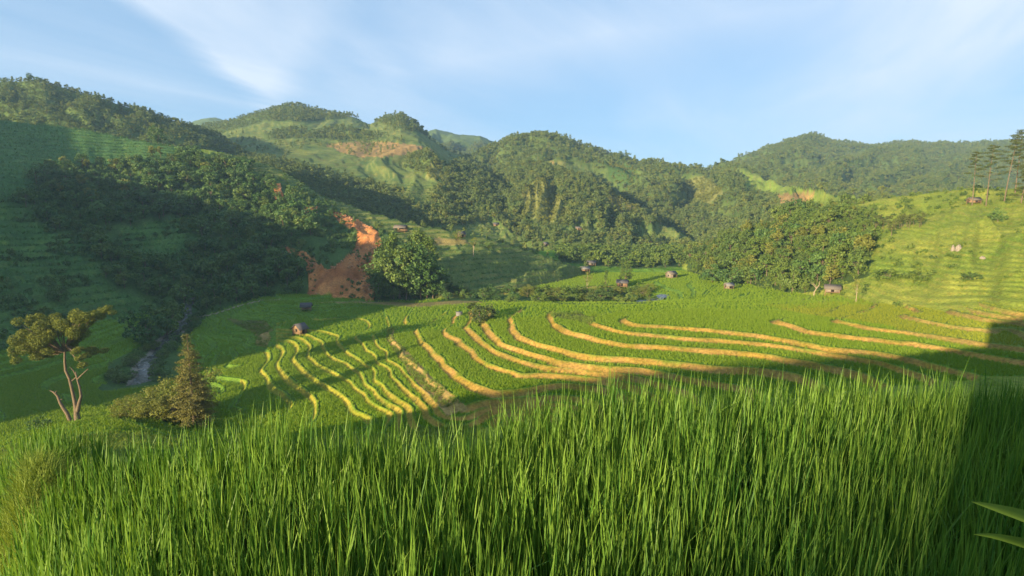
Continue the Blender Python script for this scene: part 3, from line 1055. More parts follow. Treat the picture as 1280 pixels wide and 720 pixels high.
def scatter(name, label, pos, scl, col, nproto, seed=0, tilt=.06):
    rng = np.random.default_rng(seed)
    n = len(pos)
    me = bpy.data.meshes.new(name)
    me.vertices.add(n)
    me.vertices.foreach_set('co', np.ascontiguousarray(pos, np.float32).ravel())
    a = me.attributes.new('rot', 'FLOAT_VECTOR', 'POINT')
    rot = np.c_[rng.normal(0, tilt, n), rng.normal(0, tilt, n), rng.uniform(0, 6.28, n)]
    a.data.foreach_set('vector', np.ascontiguousarray(rot, np.float32).ravel())
    a = me.attributes.new('scl', 'FLOAT_VECTOR', 'POINT')
    sc = np.asarray(scl)
    sc = sc if sc.ndim == 2 else np.repeat(sc[:, None], 3, 1)
    a.data.foreach_set('vector', np.ascontiguousarray(sc, np.float32).ravel())
    a = me.attributes.new('idx', 'INT', 'POINT')
    a.data.foreach_set('value', rng.integers(0, nproto, n).astype(np.int32))
    o = link(name, me)
    tag(o, label, None, None, 'stuff')
    g = bpy.data.node_groups.new(name + "_spread", 'GeometryNodeTree')
    g.interface.new_socket('Geometry', in_out='INPUT', socket_type='NodeSocketGeometry')
    g.interface.new_socket('Geometry', in_out='OUTPUT', socket_type='NodeSocketGeometry')
    T = NT(g)
    gi = T.n('NodeGroupInput')
    go = T.n('NodeGroupOutput')
    ci = T.n('GeometryNodeCollectionInfo')
    ci.inputs['Collection'].default_value = col
    ci.inputs['Separate Children'].default_value = True
    ci.inputs['Reset Children'].default_value = True
    ip = T.n('GeometryNodeInstanceOnPoints')
    ip.inputs['Pick Instance'].default_value = True
    T.l(gi.outputs[0], ip.inputs['Points'])
    T.l(ci.outputs[0], ip.inputs['Instance'])
    for nm, typ, sock in (('rot', 'FLOAT_VECTOR', 'Rotation'), ('scl', 'FLOAT_VECTOR', 'Scale'), ('idx', 'INT', 'Instance Index')):
        na = T.n('GeometryNodeInputNamedAttribute', data_type=typ)
        na.inputs['Name'].default_value = nm
        T.l(na.outputs['Attribute'], ip.inputs[sock])
    T.l(ip.outputs[0], go.inputs[0])
    md = o.modifiers.new('spread', 'NODES')
    md.node_group = g
    return o


# ------------------------------------------------------------------ the ground sheet
def geo_rows(a, b, q):
    n = max(2, int(math.log(b / a) / q))
    return list(a * (b / a) ** (np.arange(n) / n))


AZ = np.radians(np.concatenate([np.arange(-180, -60, 3.0), np.arange(-60, -45.5, .5), np.arange(-45.5, 45.5, .086), np.arange(45.5, 60, .5), np.arange(60, 180, 3.0)]))
ROWS = np.array(geo_rows(.05, .8, .35) + geo_rows(.8, 12, .022) + geo_rows(12, 84, .02) + geo_rows(84, 225, .0031) + geo_rows(225, 470, .006) + geo_rows(470, 1900, .0085) + [1900.0])
rmul = 1 - .74 * sstep(math.radians(56), math.radians(80), np.abs(AZ))
GR = ROWS[:, None] * np.where(ROWS[:, None] > 300, 1, 1) * np.ones_like(AZ)[None]
GR = np.where(GR > 250, 250 + (GR - 250) * rmul[None], GR)
GX = GR * np.sin(AZ)[None]
GY = GR * np.cos(AZ)[None]
nr, nc = GX.shape
gz, gcls, gbank, glid = ground(GX.ravel(), GY.ravel())
GZ = gz.reshape(nr, nc)
print("terrain", nr, nc)
# how high the ground in front already stands, for each bearing: what is hidden behind a ridge
EL = GZ / GR
HOR = np.maximum.accumulate(EL, 0)


def hidden(x, y, ztop):
    """True where a thing with its top at ztop is out of sight behind the ground"""
    r = np.hypot(x, y)
    az = np.arctan2(x, y)
    j = np.clip(np.searchsorted(AZ, az), 0, nc - 1)
    i = np.clip(np.searchsorted(ROWS, r * .97) - 1, 0, nr - 1)
    return ztop / r < HOR[i, j] - 1e-4


def tone(cls, x, y, bank):
    c0 = np.array([TONE[c][0] for c in CLS])[cls]
    c1 = np.array([TONE[c][1] for c in CLS])[cls]
    f = np.clip(.5 + .75 * np.where(cls == CI['soil'], fbm(x / 4, y / 9, 4, 96) * 1.3, fbm(x / 13, y / 13, 4, 91)), 0, 1)[:, None]
    c = c0 + (c1 - c0) * f
    px, py = to_px(x, y, gz)
    # the cut banks between plots: dry grass on the big ones, green-gold on the small ones at the left
    k = np.clip((px - 470) / 90, 0, 1)[:, None]
    n = np.clip(.5 + .9 * fbm(x / 3.5, y / 3.5, 4, 92), 0, 1)[:, None]
    bl = np.array([.190, .205, .022]) * (1 - n) + np.array([.270, .235, .035]) * n
    br = np.array([.235, .165, .028]) * (1 - n) + np.array([.330, .205, .060]) * n
    bc = bl * (1 - k) + br * k
    w = np.maximum(bank, 0) * ((cls == CI['rice']) | ((cls == CI['bright']) & (glid == 0)))
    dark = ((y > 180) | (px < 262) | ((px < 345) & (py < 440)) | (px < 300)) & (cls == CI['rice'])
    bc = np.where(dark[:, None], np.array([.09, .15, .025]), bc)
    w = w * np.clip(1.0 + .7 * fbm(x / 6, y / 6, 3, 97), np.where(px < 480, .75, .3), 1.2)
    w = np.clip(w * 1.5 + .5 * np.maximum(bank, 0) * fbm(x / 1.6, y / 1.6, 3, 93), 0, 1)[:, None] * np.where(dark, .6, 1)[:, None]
    c = c * (1 - w) + bc * w
    wet_shade = (bank < 0) & np.isin(cls, [CI['rice'], CI['bright']])
    c = np.where(wet_shade[:, None], c * .45 + np.array([.020, .022, .010]), c)  # mud and shade behind the bund, both darkened into the colour
    wh = (np.maximum(bank, 0) * np.isin(cls, [CI['rows'], CI['maize'], CI['grass'], CI['bright'], CI['scrub']]))[:, None] * .55
    hc = np.array([.17, .155, .050]) * np.ones_like(c)
    hc = np.where((cls == CI['maize'])[:, None] | (cls == CI['scrub'])[:, None], np.array([.030, .060, .020]), hc)
    wh = wh * np.where(cls == CI['grass'], .45, 1)[:, None] * np.clip(.6 + fbm(x / 20, y / 20, 3, 95), 0, 1)[:, None]
    c = c * (1 - wh) + hc * wh
    return c


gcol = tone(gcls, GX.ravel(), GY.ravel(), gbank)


def band_mesh(name, i0, i1, label):
    sl = slice(i0, i1 + 1)
    V = np.stack([GX[sl], GY[sl], GZ[sl]], -1).reshape(-1, 3)
    nrow = i1 - i0 + 1
    i = np.arange(nrow - 1)[:, None] * nc
    j = np.arange(nc)[None]
    j2 = (j + 1) % nc
    Q = np.stack([i + j, i + nc + j, i + nc + j2, i + j2], -1).reshape(-1, 4)[:, ::-1]
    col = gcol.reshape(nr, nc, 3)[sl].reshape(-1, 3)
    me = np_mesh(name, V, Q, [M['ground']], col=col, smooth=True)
    o = link(name, me)
    tag(o, label, None, None, 'structure')
    return o


ia = int(np.searchsorted(ROWS, 84))
ib = int(np.searchsorted(ROWS, 225))
band_mesh('near_slope', 0, ia, "green hillside falling away below the near rice plot")
band_mesh('terraced_ground', ia, ib, "terraced rice land with golden banks in the valley")
band_mesh('hills', ib, nr - 1, "green hills closing the valley")


def g_at(x, y):
    z, c, b, l = ground(np.array([x], float), np.array([y], float))
    return float(z[0])


def on_ray(px, py, d0=8.0, d1=1500.0):
    """first place where the line of sight through a pixel meets the ground"""
    D = d0 * (d1 / d0) ** np.linspace(0, 1, 1500)
    x = tx(px, py) * D
    z = -ratio(py) * D
    gzz = ground(x, D)[0]
    k = np.argmax(z < gzz)
    if not (z < gzz).any():
        k = np.argmin(z - gzz)
    return np.array([x[k], D[k], gzz[k]])

# ------------------------------------------------------------------ haze
def build_haze():
    x0, x1, y0, y1 = -2000, 2000, -560, 1960
    z0, z1 = float(GZ.min()) - 6.0, float(GZ.max()) + 30.0
    V = np.array([(x, y, z) for z in (z0, z1) for y in (y0, y1) for x in (x0, x1)], float)
    Q = np.array([(0, 2, 3, 1), (4, 5, 7, 6), (0, 1, 5, 4), (2, 6, 7, 3), (0, 4, 6, 2), (1, 3, 7, 5)])
    m, T, out = new_mat("air")
    pv = T.n('ShaderNodeVolumePrincipled')
    pv.inputs['Color'].default_value = (.42, .68, 1.0, 1)
    pv.inputs['Density'].default_value = 0.00017
    pv.inputs['Anisotropy'].default_value = 0.1
    T.l(pv.outputs[0], out.inputs['Volume'])
    o = link('haze', np_mesh('haze', V, Q, [m]))
    tag(o, "pale blue air over the valley", None, None, 'stuff')


build_haze()


# ------------------------------------------------------------------ water and path
def ribbon(name, P, width, mat, label, lift=.12, n=60):
    P = np.array(P, float)
    s = np.r_[0, np.cumsum(np.linalg.norm(np.diff(P[:, :2], axis=0), axis=1))]
    q = np.linspace(0, s[-1], n)
    x = np.interp(q, s, P[:, 0])
    y = np.interp(q, s, P[:, 1])
    for _ in range(3):
        x[1:-1] = (x[:-2] + x[1:-1] * 2 + x[2:]) / 4
        y[1:-1] = (y[:-2] + y[1:-1] * 2 + y[2:]) / 4
    tx_, ty_ = np.gradient(x), np.gradient(y)
    L = np.hypot(tx_, ty_)
    nx, ny = -ty_ / L, tx_ / L
    w = width * (1 + .25 * np.sin(np.arange(n) * .7) + .15 * np.sin(np.arange(n) * 1.9)) / 2
    across = np.linspace(-1, 1, 5)
    X = x[:, None] + nx[:, None] * w[:, None] * across
    Y = y[:, None] + ny[:, None] * w[:, None] * across
    if mat == 'water':
        zc = ground(x, y)[0]
        for _ in range(6):
            zc[1:-1] = (zc[:-2] + zc[1:-1] * 2 + zc[2:]) / 4
        Z = np.repeat((zc + lift)[:, None], 5, 1)
    else:
        Z = ground(X.ravel(), Y.ravel())[0].reshape(X.shape) + lift
    V = np.stack([X, Y, Z], -1).reshape(-1, 3)
    i = np.arange(n - 1)[:, None] * 5
    k = np.arange(4)[None]
    Q = np.stack([i + k, i + k + 1, i + 5 + k + 1, i + 5 + k], -1).reshape(-1, 4)
    o = link(name, np_mesh(name, V, Q, [M[mat]], smooth=True))
    return tag(o, label, None, None, 'structure')


ribbon('stream', STREAM_P, 3.2, 'water', "shallow grey stream running between bushes at the left", .45)
ribbon('river', [at_z(800, 379, -35), at_z(814, 377.5, -35.2), at_z(826, 375, -35), at_z(830, 371, -34.6)], 4.0, 'water', "small bright bend of river by the far bushes", .6, 24)
ribbon('path', [at_z(228, 402, -41.6), at_z(240, 396, -41), at_z(270, 388, -38), at_z(310, 382, -36), at_z(350, 380, -35.3)], 1.6, 'path',
       "pale path along the foot of the left wood", .12, 50)


# ------------------------------------------------------------------ plants: patterns
def grid_pts(t0, t1, y0, y1, step, seed):
    """jittered grid over the fan between two bearings"""
    rng = np.random.default_rng(seed)
    xs = np.arange(t0 * y1 if t0 < 0 else t0 * y0, (t1 * y1 if t1 > 0 else t1 * y0) + step, step)
    ys = np.arange(y0, y1, step)
    X, Y = np.meshgrid(xs, ys)
    X = (X + rng.uniform(-.48, .48, X.shape) * step).ravel()
    Y = (Y + rng.uniform(-.48, .48, Y.shape) * step).ravel()
    k = (X / Y > t0) & (X / Y < t1)
    return X[k], Y[k]


def plants_on(classes, t0, t1, y0, y1, step, seed, hmax, bankmax=2.0, hills=None, thin=None):
    x, y = grid_pts(t0, t1, y0, y1, step, seed)
    keep = ~hidden(x, y, np.interp(np.hypot(x, y), [0, 100, 2000], [5, 5, 5]) + height_guess(x, y) + hmax)
    x, y = x[keep], y[keep]
    z, c, b, l = ground(x, y)
    k = np.isin(c, [CI[q] for q in classes]) & (b <= bankmax) & (b >= 0)
    if hills:
        k &= np.isin(l, [LID.get(h, 0) for h in hills])
    if thin is not None:
        k &= fbm(x / thin[0], y / thin[0], 3, seed + 3) > thin[1]
    k &= ~hidden(x, y, z + hmax + 4)
    return np.c_[x, y, z][k]


def height_guess(x, y):
    """ground height read off the ground sheet"""
    r = np.hypot(x, y)
    az = np.arctan2(x, y)
    j = np.clip(np.searchsorted(AZ, az), 0, nc - 1)
    i = np.clip(np.searchsorted(ROWS, r), 0, nr - 1)
    return GZ[i, j]


R = np.random.default_rng(5)
# trees of the woods: trunk and crown meshes shared by many trees
BROAD = [tree_proto(100 + i, 8.0, 3.3 + .3 * (i % 3), 3.0, 520, .95, 'leaf', 24, 1.25, bare=.2) for i in range(6)]
SUNNY = [tree_proto(120 + i, 8.0, 2.9, 2.9, 480, .9, 'leaf_sun', 20, 1.15) for i in range(3)]
MIDT = [tree_proto(130 + i, 9.0, 3.2, 3.4, 520, .95, 'leaf_mid', 24, 1.25) for i in range(4)]
PINES = [tree_proto(140 + i, 10.0, 2.7, 3.2, 420, .8, 'needle', 16, 1.15, bark='bark_orange', flat=.45, r=.2) for i in range(4)]
FARW = [merged('forest_tree', *tree_proto(160 + i, 10.0, 3.1 + .4 * (i % 3), 4.2, 170, 1.7, 'leaf_far', 16, 1.5, far=True)) for i in range(6)]
FARW += [merged('forest_tree', *tree_proto(170 + i, 12.0, 2.5, 4.6, 170, 1.5, 'leaf_far', 14, 1.2, 'cone', far=True)) for i in range(3)]
FARMID = [merged('forest_tree', *tree_proto(180 + i, 8.0, 3.2, 3.4, 200, 1.5, 'leaf_mid', 16, 1.4, far=True)) for i in range(4)]
NEARW = [merged('wood_tree', *BROAD[i]) for i in range(4)]


def grow(kind, protos, base, h, label, cat, group=None, rot=None, width=1.0, k=None):
    tr, cr = protos[k if k is not None else R.integers(0, len(protos))]
    H = max(v.co.z for v in cr.vertices) if cr.name not in HCACHE else HCACHE[cr.name]
    HCACHE[cr.name] = H
    s = h / H
    t = thing(kind, label, cat, tuple(base), R.uniform(0, 6.28) if rot is None else rot, group, (s * width, s * width, s))
    link('trunk', tr, t)
    link('crown', cr, t)
    return t


HCACHE = {}


def rubble_mesh(seed):
    u, v = np.meshgrid(np.linspace(0, 2 * np.pi, 8, endpoint=False), np.linspace(-.6, 1.5, 5))
    rr = 1 + .5 * fbm(np.cos(u).ravel() * 1.7 + seed, np.sin(u).ravel() * 1.7 + v.ravel() * 1.5, 2, seed).reshape(u.shape)
    V = np.stack([np.cos(u) * np.cos(v) * rr, np.sin(u) * np.cos(v) * rr, np.sin(v) * rr * .7], -1).reshape(-1, 3)
    i = np.arange(4)[:, None] * 8
    j = np.arange(8)[None]
    Q = np.stack([i + j, i + (j + 1) % 8, i + 8 + (j + 1) % 8, i + 8 + j], -1).reshape(-1, 4)
    return np_mesh('rubble', V, Q, [M['rubble']])


RIGHTW = MIDT + MIDT + SUNNY[:2] + BROAD[:2]

# left wood
P = plants_on(['bush'], -1.0, .22, 180, 345, 5.0, 201, 8, hills=['near_left'])
px, py = to_px(P[:, 0], P[:, 1], P[:, 2])
dens = fbm(P[:, 0] / 30, P[:, 1] / 30, 3, 71)
woodpoly = [(20, 245), (60, 208), (210, 190), (300, 205), (345, 235), (378, 262), (400, 285), (385, 300), (372, 325), (388, 350), (386, 385), (150, 400), (120, 360), (110, 300), (40, 285)]
inw = in_poly(px, py, woodpoly)
hs = (3.0 + 6.5 * R.uniform(size=len(P)) ** 1.4) * np.where(inw, 1, .55)
kp = inw | (R.uniform(size=len(P)) < .45)
P, hs, px, py = P[kp], hs[kp], px[kp], py[kp]
vis = (px > -5) & (px < 1285) & ~hidden(P[:, 0], P[:, 1], P[:, 2] + hs * .7)
order = np.argsort(-hs / P[:, 1] * vis)
ind = order[:175]
for i in ind:
    grow('broadleaf_tree', BROAD, P[i], hs[i], "dark leafy tree in the dense shaded wood on the left hillside", 'tree', 'trees of the left hillside wood', width=1.05)
rest = order[175:]
colN = proto_collection('wood_tree', NEARW)
scatter('hillside_wood', "smaller dark trees and bushes filling the left hillside wood", P[rest], hs[rest] / 8.0, colN, len(NEARW), 31)
# undergrowth between them
BUSHM = [bush_mesh(300 + i, 130, 1.3, 1.0, .65, 'leaf', 'bush') for i in range(4)]
BUSHS = [bush_mesh(310 + i, 130, 1.3, 1.0, .6, 'leaf_mid', 'bush') for i in range(4)]
colB = proto_collection('bush', BUSHM)
colS = proto_collection('bush_light', BUSHS)
U = plants_on(['bush', 'scrub'], -1.0, .25, 150, 345, 2.6, 203, 2, hills=['near_left'], thin=(14, -.15))
scatter('undergrowth', "low bushes and scrub over the left hillside", U, R.uniform(.5, 1.2, len(U)), colB, 4, 32)

U = plants_on(['soil'], -.6, -.1, 190, 330, 2.2, 204, 2, hills=['near_left'], thin=(9, .10))
scatter('landslip_scrub', "bushes creeping over the red landslip", U, R.uniform(.3, .9, len(U)), colB, 4, 46)
U = plants_on(['soil'], -.6, -.1, 190, 330, 1.5, 207, 1, hills=['near_left'], thin=(7, -.1))
colR_ = proto_collection('rubble', [rubble_mesh(i) for i in range(3)])
scatter('rubble', "broken stones lying on the red landslip", U, R.uniform(.15, .7, len(U)) ** 1.3, colR_, 3, 47, .5)

# sunlit wood on the right
P = plants_on(['wood'], .22, .75, 165, 345, 5.2, 205, 8, hills=['near_right'])
_q = to_px(P[:, 0], P[:, 1], P[:, 2])
P = P[fbm(P[:, 0] / 16, P[:, 1] / 16, 3, 73) > np.interp(_q[1] + (_q[0] - 1000) * .15, [270, 300, 330], [.12, -.15, -.6])]
hs = R.uniform(3.2, 9.0, len(P))
px, py = to_px(P[:, 0], P[:, 1], P[:, 2])
vis = ~hidden(P[:, 0], P[:, 1], P[:, 2] + hs * .7)
order = np.argsort(-hs / P[:, 1] * vis)
for i in order[:105]:
    grow('broadleaf_tree', RIGHTW, P[i], hs[i], "sunlit leafy tree in the wood on the right hillside", 'tree', 'trees of the right hillside wood', width=1.05)
colM = proto_collection('mid_tree', [merged('mid_tree', *m) for m in MIDT[:3]] + [merged('mid_tree', *SUNNY[0])])
rest = order[105:]
scatter('sunny_wood', "smaller trees filling the sunlit wood on the right", P[rest], hs[rest] / 9.0, colM, 4, 33)
U = plants_on(['wood'], .22, .75, 165, 345, 2.8, 206, 2, hills=['near_right'])
scatter('sunny_undergrowth', "bushes under the trees of the right wood", U, R.uniform(.6, 1.3, len(U)), colS, 4, 34)

# far forests
A = plants_on(['forest'], -.98, .98, 360, 620, 4.2, 210, 9, hills=['back_left', 'middle_left', 'bamboo_spur', 'lit_spur', 'middle', 'far_right'])
B = plants_on(['forest'], -.98, .98, 620, 1340, 6.0, 211, 10, hills=['back_left', 'middle_left', 'lit_spur', 'middle', 'far_right', 'far_hills'])
dA = fbm(A[:, 0] / 45, A[:, 1] / 45, 3, 72)
onback = (A[:, 0] / A[:, 1] < -.40)
A_h = np.where(onback, R.uniform(.22, .6, len(A)), R.uniform(.35, .8, len(A)))
far = np.r_[A, B]
fs = np.r_[A_h, R.uniform(.4, .9, len(B)) * np.where(B[:, 0] / B[:, 1] < -.42, .6, 1)]
colF = proto_collection('forest_tree', FARW)
scatter('forest', "dense forest over the hills beyond the valley", far, np.c_[fs * 1.05, fs * 1.05, fs * .74], colF, len(FARW), 35)
# low growth on paler spurs
U = plants_on(['pale', 'dry', 'bush'], -.98, .98, 300, 900, 3.8, 212, 3, hills=['bamboo_spur', 'lit_spur', 'middle_left', 'middle'])
colL = proto_collection('bush_pale', [bush_mesh(320 + i, 90, 1.7, 1.5, .8, 'leaf_sun', 'bush') for i in range(3)])
scatter('bamboo_scrub', "pale sunlit scrub on the spur in the middle of the hills", U, R.uniform(.5, 1.3, len(U)), colL, 3, 36)
U = plants_on(['bush'], -.1, .4, 255, 420, 4.2, 213, 6, hills=[None])
colT = proto_collection('far_mid_tree', FARMID)
scatter('valley_thicket', "thicket of small trees at the head of the valley", U, R.uniform(.35, .9, len(U)), colT, 4, 37)
# scattered trees over the open hill terraces
U = plants_on(['rows', 'bright', 'orange', 'dry'], -.98, .98, 300, 900, 9.0, 214, 6, hills=['near_left', 'middle_left', 'lit_spur', 'middle', 'back_left'], thin=(50, .18))
scatter('terrace_scrub', "bushes along the banks of the hill terraces", U, R.uniform(.25, .6, len(U)), colF, len(FARW), 38)

# crops
MZ = [tuft(400 + i, 11, 1.9, .14, .5, .12, 'maize', 'maize_plant', .45, 3) for i in range(3)]
colZ = proto_collection('maize_tuft', MZ)
U = plants_on(['maize', 'scrub'], -1.0, .0, 150, 350, 1.5, 220, 2, bankmax=.5, hills=['near_left'])
scatter('maize_crop', "rows of maize on the terraces of the left hillside", U, R.uniform(.6, 1.0, len(U)), colZ, 3, 39, .1)
HC = [tuft(410 + i, 12, 1.1, .16, .6, .3, 'crop', 'crop_plant', .4, 2) for i in range(3)]
colH = proto_collection('crop_tuft', HC)
U = plants_on(['rows'], -.7, .4, 225, 480, 1.7, 221, 2, bankmax=.5)
scatter('hill_crop', "low green crop on the stepped spur below the mountains", U, R.uniform(.6, 1.1, len(U)), colH, 3, 40, .1)
GT = [tuft(420 + i, 14, 1.0, .10, .55, .25, 'grass', 'grass_tuft', .4, 2) for i in range(3)]
colG = proto_collection('grass_tuft', GT)
U = plants_on(['grass', 'bright'], .2, 1.0, 112, 300, 1.6, 222, 1.5, hills=['near_right', 'rice'])
scatter('hill_grass', "rough yellow green grass over the right hillside", U, R.uniform(.25, .65, len(U)), colG, 3, 41, .15)
U = plants_on(['grass', 'bright'], .3, 1.0, 112, 300, 4.6, 223, 1.5, hills=['near_right'], thin=(18, .08))
scatter('hill_bushes', "low bushes dotted over the right hillside", U, R.uniform(.35, 1.0, len(U)), colS, 4, 42)
RT = [tuft(430 + i, 12, .62, .055, .3, .12, 'rice_far', 'rice_tuft', .2, 2) for i in range(4)]
colR = proto_collection('rice_tuft', RT)
U = plants_on(['rice'], -.97, .97, 86, 150, .46, 224, .6, bankmax=.12)
U2 = plants_on(['rice', 'bright'], -.97, .97, 150, 300, .85, 225, .6, bankmax=.3, hills=['rice'])
scatter('rice_crop', "bright green rice standing in the terraced plots", np.r_[U, U2],
        np.r_[R.uniform(.75, 1.1, len(U)), R.uniform(1.0, 1.35, len(U2))], colR, 4, 43, .08)
U = plants_on(['bright'], .3, 1.0, 100, 160, .55, 228, .6, bankmax=.15, hills=['rice'])
RY = [tuft(450 + i, 12, .62, .055, .3, .12, 'rice_ripe', 'rice_tuft', .2, 2) for i in range(3)]
scatter('ripening_rice', "yellowing rice in the plots at the foot of the right hillside", U, R.uniform(.7, 1.1, len(U)), proto_collection('ripe_tuft', RY), 3, 48, .08)
U = plants_on(['grass'], -1.0, -.05, 16, 90, .55, 226, .8, hills=['rice'])
scatter('slope_grass', "grass on the slope falling below the near rice", U, R.uniform(.45, .8, len(U)), colG, 3, 44, .15)
U = plants_on(['dirt', 'fallow'], -.5, .2, 95, 185, .55, 229, .6, hills=['rice'], thin=(4, -.25))
scatter('gully_grass', "rough grass in the eroded gully and fallow plots", U, R.uniform(.35, .9, len(U)), colG, 3, 49, .2)
# dry grass hanging on the golden banks
DG = [tuft(440 + i, 9, .42, .035, .8, .14, 'grass', 'bank_grass', .5, 2) for i in range(3)]
x, y = grid_pts(-.45, .95, 95, 165, .6, 227)
z, c, b, l = ground(x, y)
k = (b > .25) & (l == 0) & (c == CI['rice'])
scatter('bank_grass', "tufts of grass on the golden banks of the rice plots", np.c_[x, y, z][k][::2], R.uniform(.5, 1.0, len(x[k][::2])), proto_collection('bank_tuft', DG), 3, 45, .3)


# ------------------------------------------------------------------ single plants
def single(kind, protos, px, py, hpx, label, cat='tree', width=1.0, k=0, group=None, D=None, rot=None):
    """a plant whose foot shows at a pixel, its height given as it looks from the viewpoint"""
    p = on_ray(px, py) if D is None else None
    if p is None:
        q = at_depth(px, py, D)
        p = np.array([q[0], q[1], g_at(q[0], q[1])])
    h = hpx / F * p[1] * 1.0
    return grow(kind, protos, p, h, label, cat, group, rot, width, k)


BUSHT = [tree_proto(500 + i, 3.0, 2.4, 1.6, 1300, .36, 'leaf_mid', 26, .6, r=.10) for i in range(3)]
BUSHD = [tree_proto(510 + i, 5.0, 2.6, 2.5, 1100, .48, 'leaf', 26, .8, r=.12) for i in range(3)]
BUSHY = [tree_proto(520 + i, 3.0, 2.0, 1.5, 3200, .13, 'leaf_sun', 40, .5, r=.10) for i in range(3)]
BIGD = [tree_proto(530 + i, 10.0, 3.6, 4.6, 2300, .55, 'leaf', 34, 1.3, r=.22) for i in range(3)]
BIGM = [tree_proto(540 + i, 11.0, 3.4, 5.0, 2300, .55, 'leaf_mid', 34, 1.2, r=.22) for i in range(3)]
THIN = [tree_proto(550 + i, 8.0, 1.5, 2.1, 260, .5, 'leaf_sun', 14, .6, r=.16, bark='bark_pale') for i in range(2)]
CONE = [tree_proto(560 + i, 11.0, 2.0, 5.2, 900, .6, 'leaf_mid', 46, .7, 'cone', r=.18) for i in range(2)]
LONE = [tree_proto(570, 5.0, 2.9, 2.6, 1800, .42, 'leaf_dark', 36, .85, r=.12)]

# the grove beside the landslip
gr = [(482, 372, 62, 1.1, 0), (500, 374, 70, 1.0, 1), (518, 373, 74, 1.0, 2), (534, 372, 60, 1.0, 0), (548, 372, 44, 1.1, 1), (474, 374, 40, 1.2, 2), (508, 375, 48, 1.2, 1), (526, 375, 44, 1.2, 0), (492, 375, 42, 1.2, 2), (541, 374, 34, 1.3, 1)]
for a, b, h, w, k in gr:
    single('broadleaf_tree', BIGD, a, b, h, "tall dark tree in the round grove right of the red landslip", width=w, k=k, group='trees of the grove by the landslip')
for a, b, h, w, k in [(488, 352, 58, .9, 0), (502, 350, 62, .85, 1), (522, 346, 62, .9, 2), (533, 350, 56, .9, 0)]:
    single('broadleaf_tree', BIGM, a, b, h, "sunlit tree rising at the back of the grove right of the landslip", width=w, k=k, group='sunlit trees of the grove')

# field bush and other single plants in the valley
single('bush', LONE, 600, 403, 27, "rounded bush standing alone in the middle of the rice fields", 'bush', 1.3, 0)
single('broadleaf_tree', BUSHD, 184, 430, 50, "dark bushy tree at the left edge of the stream", width=1.0, k=0)
single('broadleaf_tree', BUSHD, 209, 420, 46, "rounder dark tree at the right, upstream edge of the stream", width=1.1, k=1)
single('broadleaf_tree', BUSHD, 74, 378, 30, "small dark tree alone on the lower left hillside", k=2, width=.8)
single('broadleaf_tree', BIGD, 196, 166, 26, "large round tree alone on the upper left terraces", k=1, D=352, width=1.1)
single('thin_tree', THIN, 592, 321, 24, "slim pale tree with a small crown on the stepped spur", k=0)
single('bush', BUSHD, 612, 311, 10, "small round dark bush on the stepped spur beside a slim pale tree", 'bush', 1.2, 1)
single('bush', BUSHY, 572, 300, 13, "small pale bush by the grey roofed hut on the spur", 'bush', .8, 1)
single('round_tree', BIGM, 781, 356, 27, "round crowned tree shading a brown hut in the far fields", k=0, width=1.0)
single('conifer', CONE, 757, 366, 28, "slender dark conifer among the river bushes", k=0)
single('thin_tree', THIN, 734, 366, 27, "slim sparse tree left of the dark conifer by the river", k=1)
single('conifer', CONE, 811, 379, 20, "small conifer leaning over the bend of the river", k=1, width=1.1)
single('bare_tree', THIN, 1070, 379, 32, "pale slim tree with few leaves right of the brown hut", k=1, width=.8)
for i, (a, b, h, lab) in enumerate([(1086, 310, 22, "flat crowned pine at the right edge of the sunny wood"), (1114, 296, 20, "pale trunked pine on the terraces right of the wood")]):
    single('pine', PINES, a, b, h, lab, k=i)
single('bush', BUSHD, 1247, 278, 18, "dark bush alone on the upper right hillside", 'bush', 1.0, 0)
single('bush', BUSHT, 1150, 352, 13, "low wide green bush on the right hand terraces, the nearer of a pair", 'bush', 1.6, 1)
single('bush', BUSHT, 1112, 350, 13, "low wide green bush on the right hand terraces, beside the wood", 'bush', 1.7, 2)
single('bush', BUSHT, 1213, 350, 10, "small flat green bush on the far right terraces", 'bush', 1.5, 0)
single('round_tree', BUSHD, 990, 365, 32, "dark green round tree at the front of the right wood", k=2, width=1.0)
single('round_tree', BUSHD, 890, 353, 24, "dark tree at the left foot of the right wood", k=0, width=1.2)
single('round_tree', BUSHD, 913, 358, 26, "dark leafy tree at the left foot of the right wood, over a pale shed", k=1, width=1.2)
# skyline trees on the left ridge
single('round_tree', BIGD, 37, 97, 9, "tiny tree on the skyline of the left ridge, the left of two", k=0, D=538, width=1.2)
single('round_tree', BIGD, 48, 98, 7, "tiny wide tree on the skyline of the left ridge, the right of two", k=1, D=538, width=1.8)
# trees of the left wood, their sunlit yellow put into the leaf colour
for i, (a, b, h, lab) in enumerate([
        (82, 212, 16, "yellow green tree at the top left of the left wood"), (110, 213, 13, "small yellow green tree at the top edge of the left wood"),
        (146, 217, 19, "yellow green tree in the upper middle of the left wood"), (158, 246, 22, "bright yellow tree in the middle of the left wood"),
        (76, 245, 15, "bright yellow tree low at the left of the left wood"), (114, 252, 17, "yellow tree below the others in the left wood"),
        (190, 196, 14, "yellow tree on the upper rim of the left wood beside the maize"), (201, 197, 13, "second yellow tree on the upper rim of the left wood, right of its twin"),
        (257, 218, 16, "pale yellow tree alone at the right of the left wood"), (104, 236, 18, "light green tree amid the dark left wood")]):
    single('sun_yellow_tree', SUNNY, a, b, h, lab, k=i % 3, width=1.0)

# bushes along the far river
rng = np.random.default_rng(77)
for i in range(64):
    a = 556 + 262 * ((i * .618) % 1)
    b = rng.uniform(366, 379) - (a < 620) * 3 - (a > 790) * 3
    h = rng.uniform(6, 14)
    single('river_bush', BUSHD if a < 645 else (BUSHT if i % 3 else BUSHY), a, b, h, "rounded bush in the hedge along the far river bank", 'bush', 1.3, i % 3, 'bushes along the far river')
